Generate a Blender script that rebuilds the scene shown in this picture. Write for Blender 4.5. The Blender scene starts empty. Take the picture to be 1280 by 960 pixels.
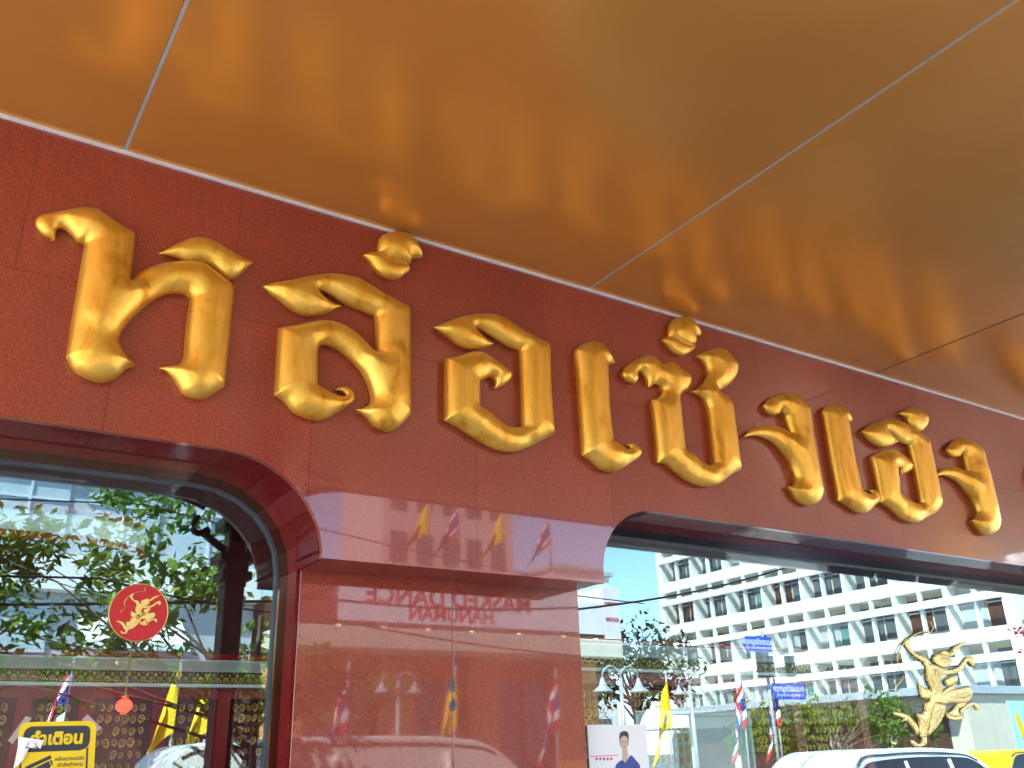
import bpy, bmesh, math, random
import numpy as np
from mathutils import Vector, Matrix
from mathutils.geometry import delaunay_2d_cdt
random.seed(7); np.random.seed(7)
S = bpy.context.scene
COL = S.collection
R_ = math.radians

# ------------------------------------------------------------------ camera
CAM = Vector((0.0, -3.4, 1.6))
ROW_R = Vector((0.8369445, -0.5464066, -0.0310429))
ROW_U = Vector((-0.1827272, -0.3324537, 0.9252488))
ROW_F = Vector((0.5158824, 0.7687095, 0.3780886))
FPX = 1143.46                                     # focal length in pixels of a 1280 px wide picture
cd = bpy.data.cameras.new("camera"); cam = bpy.data.objects.new("camera", cd); COL.objects.link(cam)
mw = Matrix.Identity(4)
for i in range(3):
    mw[i][0] = ROW_R[i]; mw[i][1] = ROW_U[i]; mw[i][2] = -ROW_F[i]; mw[i][3] = CAM[i]
cam.matrix_world = mw
cd.sensor_width = 36; cd.lens = 36 * FPX / 1280; cd.clip_start = 0.05; cd.clip_end = 3000
S.camera = cam

# ------------------------------------------------------------------ sky, sun, exposure
SUN_TO = Vector((-0.58, 0.35, 0.73)).normalized()   # direction towards the sun
w = bpy.data.worlds.new("World"); S.world = w; w.use_nodes = True
nt = w.node_tree
sky = nt.nodes.new("ShaderNodeTexSky"); sky.sky_type = 'NISHITA'; sky.sun_disc = False
sky.sun_elevation = math.asin(SUN_TO.z); sky.sun_rotation = math.atan2(SUN_TO.x, SUN_TO.y)
sky.air_density = 1.0; sky.dust_density = 0.1; sky.ozone_density = 3.0
bg = nt.nodes["Background"]; bg.inputs["Strength"].default_value = 0.15
nt.links.new(sky.outputs[0], bg.inputs[0])
sd = bpy.data.lights.new("sun", 'SUN'); sd.energy = 4.6; sd.angle = R_(0.53); sd.color = (1.0, 0.95, 0.86)
sun = bpy.data.objects.new("sun", sd); COL.objects.link(sun)
sun.rotation_euler = (-SUN_TO).to_track_quat('-Z', 'Y').to_euler()
sun.location = (-20, 10, 30)
S.view_settings.view_transform = 'Standard'; S.view_settings.look = 'None'
S.view_settings.exposure = 2.7; S.view_settings.gamma = 1.0
S.view_settings.use_curve_mapping = False
S.cycles.max_bounces = 12; S.cycles.transparent_max_bounces = 16
S.cycles.glossy_bounces = 6; S.cycles.diffuse_bounces = 4
S.cycles.sample_clamp_indirect = 8.0
S.cycles.use_denoising = True

# ------------------------------------------------------------------ materials
def new_mat(name):
    m = bpy.data.materials.new(name); m.use_nodes = True
    t = m.node_tree; p = t.nodes["Principled BSDF"]
    return m, t, p
def N(t, typ, **kw):
    n = t.nodes.new(typ)
    for k, v in kw.items():
        if k in n.inputs: n.inputs[k].default_value = v
        else: setattr(n, k, v)
    return n
def ramp(t, fac, stops):
    r = t.nodes.new("ShaderNodeValToRGB")
    while len(r.color_ramp.elements) > 1: r.color_ramp.elements.remove(r.color_ramp.elements[0])
    r.color_ramp.elements[0].position = stops[0][0]; r.color_ramp.elements[0].color = (*stops[0][1], 1)
    for pos, c in stops[1:]:
        e = r.color_ramp.elements.new(pos); e.color = (*c, 1)
    t.links.new(fac, r.inputs[0]); return r.outputs[0]
def ocoord(t, scale=(1, 1, 1)):
    c = t.nodes.new("ShaderNodeTexCoord"); mp = t.nodes.new("ShaderNodeMapping")
    mp.inputs["Scale"].default_value = scale
    t.links.new(c.outputs["Object"], mp.inputs[0]); return mp.outputs[0]
def gcoord(t, scale=(1, 1, 1)):
    c = t.nodes.new("ShaderNodeNewGeometry"); mp = t.nodes.new("ShaderNodeMapping")
    mp.inputs["Scale"].default_value = scale
    t.links.new(c.outputs["Position"], mp.inputs[0]); return mp.outputs[0]
def mixc(t, fac, a, b, mode='MIX'):
    m = t.nodes.new("ShaderNodeMix"); m.data_type = 'RGBA'; m.blend_type = mode
    for s, v in ((m.inputs[0], fac), (m.inputs[6], a), (m.inputs[7], b)):
        if hasattr(v, "is_output"): t.links.new(v, s)
        elif isinstance(v, (int, float)): s.default_value = v
        else: s.default_value = (*v, 1)
    return m.outputs[2]
def noise(t, vec, scale, detail=4, rough=0.55, dist=0.0):
    n = N(t, "ShaderNodeTexNoise", Scale=scale, Detail=detail, Roughness=rough, Distortion=dist)
    if vec is not None: t.links.new(vec, n.inputs["Vector"])
    return n.outputs["Fac"]
def bump(t, p, h, strength, dist=0.01):
    b = N(t, "ShaderNodeBump", Strength=strength, Distance=dist)
    t.links.new(h, b.inputs["Height"]); t.links.new(b.outputs[0], p.inputs["Normal"])
def simple(name, col, rough=0.5, metal=0.0, var=0.12, scale=6.0, bmp=0.0, spec=0.5, emit=None):
    m, t, p = new_mat(name)
    v = gcoord(t)
    f = noise(t, v, scale, 5)
    lo = tuple(c * (1 - var) for c in col); hi = tuple(min(1, c * (1 + var)) for c in col)
    t.links.new(ramp(t, f, [(0.3, lo), (0.7, hi)]), p.inputs["Base Color"])
    r = N(t, "ShaderNodeMapRange"); r.inputs[3].default_value = max(0.0, rough * 0.85); r.inputs[4].default_value = min(1, rough * 1.2)
    t.links.new(noise(t, v, scale * 2.7, 4), r.inputs[0]); t.links.new(r.outputs[0], p.inputs["Roughness"])
    p.inputs["Metallic"].default_value = metal; p.inputs["Specular IOR Level"].default_value = spec
    if bmp: bump(t, p, noise(t, v, scale * 12, 4), bmp)
    if emit:
        p.inputs["Emission Color"].default_value = (*emit[0], 1); p.inputs["Emission Strength"].default_value = emit[1]
    return m

def granite(name, dark, mid, light, rough=0.09, ior=1.72, pvar=0.05, haze_=0.0):
    m, t, p = new_mat(name)
    v = gcoord(t)
    vo = N(t, "ShaderNodeTexVoronoi", Scale=330.0); t.links.new(v, vo.inputs["Vector"])
    sep = t.nodes.new("ShaderNodeSeparateColor"); t.links.new(vo.outputs["Color"], sep.inputs[0])
    grain = ramp(t, sep.outputs[0], [(0.0, dark), (0.28, mid), (0.72, mid), (0.9, light), (1.0, tuple(min(1, c * 1.5 + .02) for c in light))])
    cl = noise(t, v, 120, 4, 0.7)
    grain2 = mixc(t, 0.6, grain, ramp(t, cl, [(0.36, dark), (0.5, mid), (0.68, light)]))
    big = noise(t, v, 1.6, 4, 0.6)
    tone = ramp(t, big, [(0.3, (0.86, 0.86, 0.86)), (0.7, (1.1, 1.06, 1.04))])
    oi = t.nodes.new("ShaderNodeObjectInfo")
    pv = ramp(t, oi.outputs["Random"], [(0, (1 - pvar,) * 3), (1, (1 + pvar,) * 3)])
    c = mixc(t, 1.0, mixc(t, 1.0, grain2, tone, 'MULTIPLY'), pv, 'MULTIPLY')
    t.links.new(c, p.inputs["Base Color"])
    # polish: mostly mirror smooth, with duller grains, smears and wipe marks
    g = ramp(t, sep.outputs[1], [(0.0, (rough * .6,) * 3), (0.7, (rough,) * 3), (0.92, (rough * 3.2,) * 3), (1, (rough * 4,) * 3)])
    sm = noise(t, gcoord(t, (3, 3, 0.8)), 3.0, 5, 0.65)
    g2 = mixc(t, 1.0, g, ramp(t, sm, [(0.4, (0.8,) * 3), (0.75, (1.7,) * 3)]), 'MULTIPLY')
    p.inputs["Roughness"].default_value = 0.5; p.inputs["IOR"].default_value = 1.45; p.inputs["Specular IOR Level"].default_value = haze_
    p.inputs["Coat Weight"].default_value = 1.0 if ior > 1.4 else 0.55; t.links.new(g2, p.inputs["Coat Roughness"]); p.inputs["Coat IOR"].default_value = ior
    return m

M = {}
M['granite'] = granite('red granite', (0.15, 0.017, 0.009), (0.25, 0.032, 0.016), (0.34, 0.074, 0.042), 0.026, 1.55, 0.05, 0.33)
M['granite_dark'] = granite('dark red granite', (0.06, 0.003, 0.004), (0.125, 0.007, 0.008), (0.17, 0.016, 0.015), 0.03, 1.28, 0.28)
M['joint'] = simple('dark joint filler', (0.12, 0.02, 0.014), 0.8)
M['structure_dark'] = simple('raw backing', (0.06, 0.045, 0.04), 0.9)

def gold_letter():
    m, t, p = new_mat('worn gold paint')
    v = gcoord(t); vs = gcoord(t, (5.0, 5.0, 1.4))
    f1 = noise(t, vs, 2.2, 6, 0.68, 0.6)
    c = ramp(t, f1, [(0.27, (0.50, 0.18, 0.016)), (0.41, (0.72, 0.365, 0.040)), (0.57, (0.80, 0.465, 0.075)), (0.75, (0.85, 0.55, 0.13))])
    f2 = noise(t, v, 7.5, 6, 0.7)
    c = mixc(t, ramp(t, f2, [(0.62, (0, 0, 0)), (0.76, (0.40, 0.40, 0.40))]), c, (0.36, 0.10, 0.008))
    f3 = noise(t, v, 160, 2, 0.5)
    c = mixc(t, ramp(t, f3, [(0.70, (0, 0, 0)), (0.76, (0.6, 0.6, 0.6))]), c, (0.16, 0.07, 0.02))
    # dust that has settled on the upper faces
    geo = t.nodes.new("ShaderNodeNewGeometry"); sx = t.nodes.new("ShaderNodeSeparateXYZ"); t.links.new(geo.outputs["Normal"], sx.inputs[0])
    mr = N(t, "ShaderNodeMapRange"); mr.inputs[1].default_value = 0.45; mr.inputs[2].default_value = 0.98; mr.inputs[4].default_value = 0.6
    t.links.new(sx.outputs[2], mr.inputs[0])
    c = mixc(t, mr.outputs[0], c, (0.30, 0.24, 0.19))
    t.links.new(c, p.inputs["Base Color"])
    me = N(t, "ShaderNodeMapRange"); me.inputs[1].default_value = 0; me.inputs[2].default_value = 0.6; me.inputs[3].default_value = 0.70; me.inputs[4].default_value = 0.1
    t.links.new(mr.outputs[0], me.inputs[0]); t.links.new(me.outputs[0], p.inputs["Metallic"])
    rr = N(t, "ShaderNodeMapRange"); rr.inputs[3].default_value = 0.43; rr.inputs[4].default_value = 0.30
    t.links.new(f1, rr.inputs[0]); t.links.new(rr.outputs[0], p.inputs["Roughness"])
    bump(t, p, noise(t, v, 34, 4, 0.6), 0.12, 0.01)
    return m
M['gold'] = gold_letter()
M['gold_foil'] = simple('bright gold relief', (0.80, 0.60, 0.20), 0.28, 0.9, 0.16, 40, 0.25)
def carved():
    m, t, p = new_mat('carved gold relief')
    v = gcoord(t)
    vo = N(t, "ShaderNodeTexVoronoi", Scale=75.0); t.links.new(v, vo.inputs["Vector"])
    wv = N(t, "ShaderNodeTexWave", Scale=26.0, Distortion=6.0, Detail=2.0); t.links.new(v, wv.inputs["Vector"])
    mx = t.nodes.new("ShaderNodeMath"); mx.operation = 'ADD'; t.links.new(vo.outputs["Distance"], mx.inputs[0]); t.links.new(wv.outputs["Fac"], mx.inputs[1])
    t.links.new(ramp(t, mx.outputs[0], [(0.25, (0.38, 0.25, 0.06)), (0.7, (0.82, 0.64, 0.26))]), p.inputs["Base Color"])  # hollows get a darker gold: crevice shade put into the colour
    p.inputs["Metallic"].default_value = 0.85; p.inputs["Roughness"].default_value = 0.30
    bump(t, p, mx.outputs[0], 0.9, 0.008)
    return m
M['gold_carved'] = carved()
def soffit_mat():
    m, t, p = new_mat('bronze gold satin sheet')
    v = gcoord(t)
    f = noise(t, v, 1.1, 4)
    oi = t.nodes.new("ShaderNodeObjectInfo")
    pv = ramp(t, oi.outputs["Random"], [(0, (0.93, 0.93, 0.93)), (1, (1.04, 1.04, 1.04))])
    c = ramp(t, f, [(0.3, (0.60, 0.255, 0.050)), (0.7, (0.66, 0.295, 0.068))])
    t.links.new(mixc(t, 1.0, c, pv, 'MULTIPLY'), p.inputs["Base Color"])
    p.inputs["Metallic"].default_value = 0.46
    rr = N(t, "ShaderNodeMapRange"); rr.inputs[3].default_value = 0.19; rr.inputs[4].default_value = 0.27
    t.links.new(noise(t, gcoord(t, (1, 14, 1)), 6, 4), rr.inputs[0]); t.links.new(rr.outputs[0], p.inputs["Roughness"])
    bump(t, p, noise(t, v, 2.4, 3), 0.16, 0.02)
    return m
M['soffit'] = soffit_mat()
M['alu'] = simple('anodised aluminium', (0.72, 0.70, 0.74), 0.4, 0.35, 0.06, 20)
M['grey_seal'] = simple('grey sealant', (0.34, 0.32, 0.32), 0.6, 0, 0.1, 20)
M['black_seal'] = simple('black sealant', (0.02, 0.018, 0.018), 0.5, 0, 0.1, 20)
M['champagne'] = simple('champagne frame', (0.27, 0.215, 0.155), 0.12, 1.0, 0.04, 3)
M['champagne_dark'] = simple('champagne frame with dark reflection', (0.055, 0.06, 0.08), 0.15, 1.0, 0.05, 3)  # champagne metal again, its dark reflection put into the colour
M['gasket'] = simple('slate rubber gasket', (0.055, 0.065, 0.085), 0.35, 0, 0.15, 15)

def glass_mat():
    m = bpy.data.materials.new('shop window glass'); m.use_nodes = True
    t = m.node_tree; t.nodes.remove(t.nodes["Principled BSDF"])
    out = t.nodes["Material Output"]
    tr = N(t, "ShaderNodeBsdfTransparent"); tr.inputs[0].default_value = (0.93, 0.97, 0.96, 1)
    gl = N(t, "ShaderNodeBsdfGlossy"); gl.inputs["Roughness"].default_value = 0.0; gl.inputs[0].default_value = (0.74, 0.94, 1, 1)
    fr = N(t, "ShaderNodeFresnel")
    ge = t.nodes.new("ShaderNodeNewGeometry"); io = N(t, "ShaderNodeMapRange"); io.inputs[3].default_value = 2.05; io.inputs[4].default_value = 1 / 2.05
    t.links.new(ge.outputs["Backfacing"], io.inputs[0]); t.links.new(io.outputs[0], fr.inputs["IOR"])   # the same reflection at either face of the pane
    mx = t.nodes.new("ShaderNodeMixShader")
    t.links.new(fr.outputs[0], mx.inputs[0]); t.links.new(tr.outputs[0], mx.inputs[1]); t.links.new(gl.outputs[0], mx.inputs[2])
    t.links.new(mx.outputs[0], out.inputs[0])
    return m
M['glass'] = glass_mat()
M['paving'] = simple('pale concrete paving', (0.46, 0.44, 0.40), 0.75, 0, 0.15, 3, 0.2)
M['asphalt'] = simple('worn asphalt', (0.15, 0.147, 0.14), 0.85, 0, 0.2, 4, 0.3)
M['road_paint'] = simple('road paint', (0.72, 0.72, 0.68), 0.6, 0, 0.1, 5)
M['kerb_stone'] = simple('kerb concrete', (0.42, 0.41, 0.39), 0.8, 0, 0.12, 5)
M['white_wall'] = simple('white painted render', (0.80, 0.79, 0.75), 0.6, 0, 0.05, 2)
M['cream_wall'] = simple('cream render', (0.66, 0.58, 0.45), 0.7, 0, 0.08, 2)
M['grey_wall'] = simple('pale grey cladding', (0.42, 0.46, 0.48), 0.45, 0, 0.06, 2)
M['orange_wall'] = simple('terracotta orange render', (0.62, 0.27, 0.10), 0.7, 0, 0.1, 1.5)
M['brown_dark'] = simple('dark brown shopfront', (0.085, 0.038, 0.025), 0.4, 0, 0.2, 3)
M['window_glass'] = simple('dark window glass', (0.10, 0.12, 0.13), 0.06, 0, 0.15, 1)
M['banner'] = simple('pale banner sheet', (0.82, 0.76, 0.80), 0.5, 0, 0.04, 2)
M['banner_red'] = simple('red banner lettering', (0.55, 0.02, 0.03), 0.5, 0, 0.05, 5)
M['lamp_on'] = simple('lit downlight', (1, 0.95, 0.8), 0.4, 0, 0, 5, emit=((1, 0.88, 0.62), 2.5))
M['red_paint'] = simple('glossy red lacquer', (0.27, 0.008, 0.010), 0.22, 0, 0.12, 6)
M['pale_moulding'] = simple('pale celadon moulding', (0.66, 0.76, 0.74), 0.35, 0, 0.05, 5)
M['gilt'] = simple('antique gilt carving', (0.62, 0.46, 0.12), 0.32, 0.9, 0.25, 60, 0.3)
M['gilt_dark'] = simple('dark gilt ground', (0.10, 0.075, 0.025), 0.5, 0.4, 0.2, 40)
M['red_felt'] = simple('crimson felt', (0.11, 0.003, 0.008), 0.9, 0, 0.15, 40)
M['jewel'] = simple('polished gold jewellery', (0.95, 0.66, 0.18), 0.28, 0.6, 0.05, 30)
M['ceiling'] = simple('white ceiling board', (0.75, 0.76, 0.75), 0.7, 0, 0.03, 3)
M['added_light_panel'] = simple('unseen ceiling light diffuser', (0.9, 0.95, 0.95), 0.5, 0, 0, 3, emit=((0.92, 0.98, 1.0), 1.7))
M['red_lamp'] = simple('lit red lantern', (0.8, 0.02, 0.01), 0.4, 0, 0, 3, emit=((1, 0.03, 0.015), 1.3))
M['white_card'] = simple('white card', (0.86, 0.87, 0.88), 0.45, 0, 0.02, 5)
M['skin_print'] = simple('skin tone print', (0.62, 0.42, 0.32), 0.5, 0, 0.03, 20)
M['hair_print'] = simple('dark hair print', (0.03, 0.025, 0.025), 0.5, 0, 0.05, 20)
M['blue_print'] = simple('blue shirt print', (0.02, 0.06, 0.30), 0.5, 0, 0.06, 20)
M['pink_print'] = simple('magenta print', (0.70, 0.05, 0.16), 0.5, 0, 0.05, 20)
M['decal_yellow'] = simple('yellow sticker vinyl', (0.82, 0.57, 0.005), 0.35, 0, 0.04, 8)
M['decal_black'] = simple('charcoal sticker print', (0.028, 0.03, 0.045), 0.38, 0, 0.08, 8)
M['tape'] = simple('clear tape', (0.42, 0.33, 0.31), 0.25, 0, 0.08, 15)
M['disc_red'] = simple('red emblem disc', (0.50, 0.008, 0.016), 0.35, 0, 0.06, 8)
M['white_car'] = simple('white car paint', (0.82, 0.83, 0.84), 0.18, 0, 0.02, 1)
M['car_glass'] = simple('tinted car glass', (0.02, 0.025, 0.03), 0.04, 0, 0.05, 1)
M['rubber'] = simple('tyre rubber', (0.02, 0.02, 0.02), 0.8)
M['yellow_car'] = simple('taxi yellow paint', (0.80, 0.52, 0.01), 0.2, 0, 0.02, 1)
M['green_car'] = simple('taxi green paint', (0.01, 0.28, 0.10), 0.2, 0, 0.03, 1)
M['chrome'] = simple('steel', (0.6, 0.6, 0.6), 0.25, 0.95, 0.05, 5)
M['pole_grey'] = simple('grey pole paint', (0.45, 0.46, 0.47), 0.4, 0.2, 0.08, 5)
M['pole_dark'] = simple('dark bronze post paint', (0.028, 0.016, 0.014), 0.35, 0.2, 0.15, 8)
M['lamp_white'] = simple('white lamp shade', (0.45, 0.46, 0.47), 0.35, 0, 0.04, 8)
M['flag_yellow'] = simple('yellow flag cloth', (0.86, 0.56, 0.01), 0.75, 0, 0.08, 8)
M['flag_red'] = simple('flag red cloth', (0.62, 0.015, 0.03), 0.75, 0, 0.05, 8)
M['flag_white'] = simple('flag white cloth', (0.82, 0.82, 0.84), 0.75, 0, 0.03, 8)
M['flag_blue'] = simple('flag blue cloth', (0.03, 0.035, 0.22), 0.75, 0, 0.05, 8)
M['sign_blue'] = simple('street sign blue', (0.005, 0.09, 0.62), 0.3, 0, 0.03, 5)
M['cable'] = simple('black cable', (0.012, 0.012, 0.013), 0.5)
M['bark'] = simple('grey bark', (0.11, 0.085, 0.06), 0.9, 0, 0.25, 14, 0.5)
M['ac_white'] = simple('off white appliance', (0.74, 0.74, 0.72), 0.5, 0, 0.04, 5)
M['teal_glass'] = simple('teal louvre glass', (0.12, 0.26, 0.25), 0.15, 0, 0.1, 2)
M['acrylic'] = simple('pale acrylic panel', (0.42, 0.56, 0.62), 0.15, 0, 0.06, 4)
M['shop_floor'] = simple('shop floor tile', (0.10, 0.03, 0.025), 0.3, 0, 0.1, 3)
M['shop_wall'] = simple('dark red shop wall', (0.13, 0.012, 0.014), 0.5, 0, 0.15, 3)
M['roof_red'] = simple('red roof tile', (0.30, 0.05, 0.035), 0.7, 0, 0.15, 5)
def leaf_mat(name, dark, light, yellow):
    m, t, p = new_mat(name)
    at = t.nodes.new("ShaderNodeAttribute"); at.attribute_name = "leafvar"; at.attribute_type = 'GEOMETRY'
    c = ramp(t, at.outputs["Fac"], [(0.0, dark), (0.6, light), (0.9, light), (1.0, yellow)])
    t.links.new(c, p.inputs["Base Color"]); p.inputs["Roughness"].default_value = 0.4
    tl = N(t, "ShaderNodeBsdfTranslucent"); t.links.new(c, tl.inputs[0])
    mx = t.nodes.new("ShaderNodeMixShader"); mx.inputs[0].default_value = 0.45
    out = t.nodes["Material Output"]
    t.links.new(p.outputs[0], mx.inputs[1]); t.links.new(tl.outputs[0], mx.inputs[2]); t.links.new(mx.outputs[0], out.inputs[0])
    return m
M['leaf'] = leaf_mat('street tree leaf', (0.045, 0.10, 0.014), (0.20, 0.33, 0.04), (0.50, 0.48, 0.07))
M['leaf_far'] = leaf_mat('dark far leaf', (0.015, 0.035, 0.012), (0.045, 0.085, 0.025), (0.10, 0.12, 0.03))
M['leaf_yellow'] = leaf_mat('yellow green leaf', (0.05, 0.10, 0.015), (0.17, 0.26, 0.03), (0.36, 0.36, 0.04))
M['pale_glass'] = simple('pale office glass', (0.42, 0.50, 0.54), 0.12, 0, 0.08, 1)
M['flower'] = simple('red flower cluster', (0.55, 0.02, 0.02), 0.6, 0, 0.2, 20)

# ------------------------------------------------------------------ object helpers
def link(name, me, m=None, parent=None):
    o = bpy.data.objects.new(name, me); COL.objects.link(o)
    if m is not None:
        for x in (m if isinstance(m, (list, tuple)) else [m]): me.materials.append(x)
    if parent is not None: o.parent = parent
    return o
def tag(o, label=None, cat=None, group=None, kind=None):
    if label: o['label'] = label
    if cat: o['category'] = cat
    if group: o['group'] = group
    if kind: o['kind'] = kind
    return o
def thing(name, label, cat, loc=(0, 0, 0), group=None, rz=0.0):
    o = bpy.data.objects.new(name, None); COL.objects.link(o); o.empty_display_size = 0.2
    o.location = loc; o.rotation_euler = (0, 0, rz)
    return tag(o, label, cat, group)
def copy_tree(o, parent=None):
    c = o.copy(); COL.objects.link(c)
    if parent is not None: c.parent = parent
    for ch in list(o.children): copy_tree(ch, c)
    return c

class MB:
    """collects shapes, in coordinates of the parent thing"""
    def __init__(s): s.bm = bmesh.new(); s.mi = 0
    def _f(s, vs, smooth=False):
        try: f = s.bm.faces.new(vs)
        except ValueError: return
        f.material_index = s.mi; f.smooth = smooth
    def box(s, x0, x1, y0, y1, z0, z1, bev=0.0):
        vs = [s.bm.verts.new(p) for p in ((x0, y0, z0), (x1, y0, z0), (x1, y1, z0), (x0, y1, z0), (x0, y0, z1), (x1, y0, z1), (x1, y1, z1), (x0, y1, z1))]
        for q in ((0, 3, 2, 1), (4, 5, 6, 7), (0, 1, 5, 4), (1, 2, 6, 5), (2, 3, 7, 6), (3, 0, 4, 7)): s._f([vs[i] for i in q])
        if bev > 0:
            es = list({e for v in vs for e in v.link_edges})
            bmesh.ops.bevel(s.bm, geom=es, offset=bev, segments=1, affect='EDGES', profile=0.5)
        return s
    def tube(s, pts, rad, n=8, cap=True):
        pts = [Vector(p) for p in pts]; rings = []
        rads = rad if isinstance(rad, (list, tuple)) else [rad] * len(pts)
        for i, p in enumerate(pts):
            d = (pts[min(i + 1, len(pts) - 1)] - pts[max(i - 1, 0)]).normalized()
            a = d.cross(Vector((0, 0, 1)))
            if a.length < 1e-3: a = d.cross(Vector((0, 1, 0)))
            a.normalize(); b = d.cross(a).normalized()
            rings.append([s.bm.verts.new(p + (a * math.cos(k * 2 * math.pi / n) + b * math.sin(k * 2 * math.pi / n)) * rads[i]) for k in range(n)])
        for r0, r1 in zip(rings, rings[1:]):
            for k in range(n): s._f([r0[k], r0[(k + 1) % n], r1[(k + 1) % n], r1[k]], True)
        if cap: s._f(rings[0][::-1]); s._f(rings[-1])
        return s
    def lathe(s, prof, n=16, c=(0, 0, 0)):
        rings = [[s.bm.verts.new((c[0] + r * math.cos(k * 2 * math.pi / n), c[1] + r * math.sin(k * 2 * math.pi / n), c[2] + z)) for k in range(n)] for r, z in prof]
        for r0, r1 in zip(rings, rings[1:]):
            for k in range(n): s._f([r0[k], r0[(k + 1) % n], r1[(k + 1) % n], r1[k]], True)
        s._f(rings[0][::-1]); s._f(rings[-1]); return s
    def prism_xz(s, poly, y0, y1):
        """polygon in x,z extruded along y"""
        a = [s.bm.verts.new((x, y0, z)) for x, z in poly]; b = [s.bm.verts.new((x, y1, z)) for x, z in poly]
        n = len(poly); s._f(a); s._f(b[::-1])
        for i in range(n): s._f([a[i], b[i], b[(i + 1) % n], a[(i + 1) % n]])
        return s
    def prism_yz(s, poly, x0, x1):
        a = [s.bm.verts.new((x0, y, z)) for y, z in poly]; b = [s.bm.verts.new((x1, y, z)) for y, z in poly]
        n = len(poly); s._f(a); s._f(b[::-1])
        for i in range(n): s._f([a[i], b[i], b[(i + 1) % n], a[(i + 1) % n]])
        return s
    def quad(s, *ps):
        s._f([s.bm.verts.new(p) for p in ps]); return s
    def sphere(s, c, r, sc=(1, 1, 1), u=12, v=8):
        mtx = Matrix.Translation(c) @ Matrix.Diagonal((r * sc[0], r * sc[1], r * sc[2], 1))
        res = bmesh.ops.create_uvsphere(s.bm, u_segments=u, v_segments=v, radius=1, matrix=mtx)
        for vv in res['verts']:
            for f in vv.link_faces: f.smooth = True; f.material_index = s.mi
        return s
    def torus(s, c, R, r, sx=1, sz=1, n=12, k=5, ny=(1, 0, 0)):
        pts = [(c[0] + R * sx * math.cos(a), c[1], c[2] + R * sz * math.sin(a)) for a in [i * 2 * math.pi / n for i in range(n + 1)]]
        return s.tube(pts, r, k, False)
    def build(s, name, m, parent=None, recalc=True):
        if recalc: bmesh.ops.recalc_face_normals(s.bm, faces=s.bm.faces)
        me = bpy.data.meshes.new(name); s.bm.to_mesh(me); s.bm.free()
        return link(name, me, m, parent)

def text_obj(name, body, size, m, parent, origin, xdir, updir, depth=0.004, align='CENTER', bold=0.0):
    cu = bpy.data.curves.new(name, 'FONT'); cu.body = body; cu.size = size; cu.align_x = align; cu.align_y = 'CENTER'
    cu.extrude = depth / 2; cu.offset = bold; cu.resolution_u = 3
    to = bpy.data.objects.new(name, cu); COL.objects.link(to)
    dg = bpy.context.evaluated_depsgraph_get(); dg.update()
    me = bpy.data.meshes.new_from_object(to.evaluated_get(dg))
    bpy.data.objects.remove(to); bpy.data.curves.remove(cu)
    x = Vector(xdir).normalized(); u = Vector(updir).normalized(); z = x.cross(u)
    mt = Matrix.Identity(4)
    for i in range(3): mt[i][0] = x[i]; mt[i][1] = u[i]; mt[i][2] = z[i]; mt[i][3] = origin[i]
    me.transform(mt); me.materials.clear()
    return link(name, me, m, parent)

# ------------------------------------------------------------------ setting: ground
def sheet(name, x0, x1, y0, y1, z, m):
    o = MB().quad((x0, y0, z), (x1, y0, z), (x1, y1, z), (x0, y1, z)).build(name, m); return tag(o, kind='structure')
sheet('ground', -900, 900, -900, 900, -0.16, M['asphalt'])
tag(MB().box(-60, 90, -5.05, 9, -0.17, 0.0).build('pavement', M['paving']), kind='structure')
tag(MB().box(-60, 90, -5.25, -5.053, -0.17, 0.006, 0.012).build('kerb', M['kerb_stone']), kind='structure')
tag(MB().box(-60, 24, -19.2, -15.4, -0.17, 0.0).build('pavement', M['paving']), kind='structure')
sheet('road', -200, 300, -15.3, -5.3, -0.154, M['asphalt'])
mk = MB()
for i in range(-10, 30): mk.quad((i * 4, -10.4, -0.148), (i * 4 + 2, -10.4, -0.148), (i * 4 + 2, -10.28, -0.148), (i * 4, -10.28, -0.148))
tag(mk.build('road_marking', M['road_paint']), kind='structure')

# ------------------------------------------------------------------ the shop front: fascia, pillar, reveals
ZT, ZW, ZB = 3.91, 2.737, 2.35          # soffit, window head, underside of the fascia between the windows
def arc(cx, cz, a, b, t0, t1, n):
    return [(cx + a * math.cos(t0 + (t1 - t0) * i / n), cz + b * math.sin(t0 + (t1 - t0) * i / n)) for i in range(n + 1)]
LARC = arc(0.93, ZB, 0.425, ZW - ZB, math.pi / 2, 0, 24)                 # head of the left window down to the fascia corner
RARC = arc(3.12, 2.40, 0.35, ZW - 2.40, math.pi, math.pi / 2, 24)        # corner of the right window
LOWER = [(-4.0, ZW)] + LARC + [(2.77, ZB)] + RARC + [(14.0, ZW)]
def low_at(x):
    for (xa, za), (xb, zb) in zip(LOWER, LOWER[1:]):
        if xa <= x <= xb and xb > xa: return za + (zb - za) * (x - xa) / (xb - xa)
    return ZW
fascia = thing('granite_fascia', 'polished red granite fascia above the shop windows carrying the gold letters', 'wall fascia', (0, 0, 0))
g = 0.0006
def panel(poly):
    MB().prism_xz(poly, 0.0, 0.03).build('granite_panel', M['granite'], fascia)
HJ = 3.30
x = 0.498 - 0.786 * 6; xs = []
while x < 13.4: xs.append(x); x += 0.786
for x0, x1 in zip(xs, xs[1:]):
    a, b = x0 + g, x1 - g
    inner = [(px, pz) for px, pz in LOWER if a < px < b]
    # the lower outline may be vertical at 1.355 and 2.77: keep the curve order
    panel([(a, HJ - g), (a, low_at(a))] + inner + [(b, low_at(b)), (b, HJ - g)])
for x0 in [v + 0.414 for v in xs[:-1]]:
    MB().box(x0 + g, x0 + 0.786 - g, 0.0, 0.03, HJ + g, ZT + 0.04).build('granite_panel', M['granite'], fascia)
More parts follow.
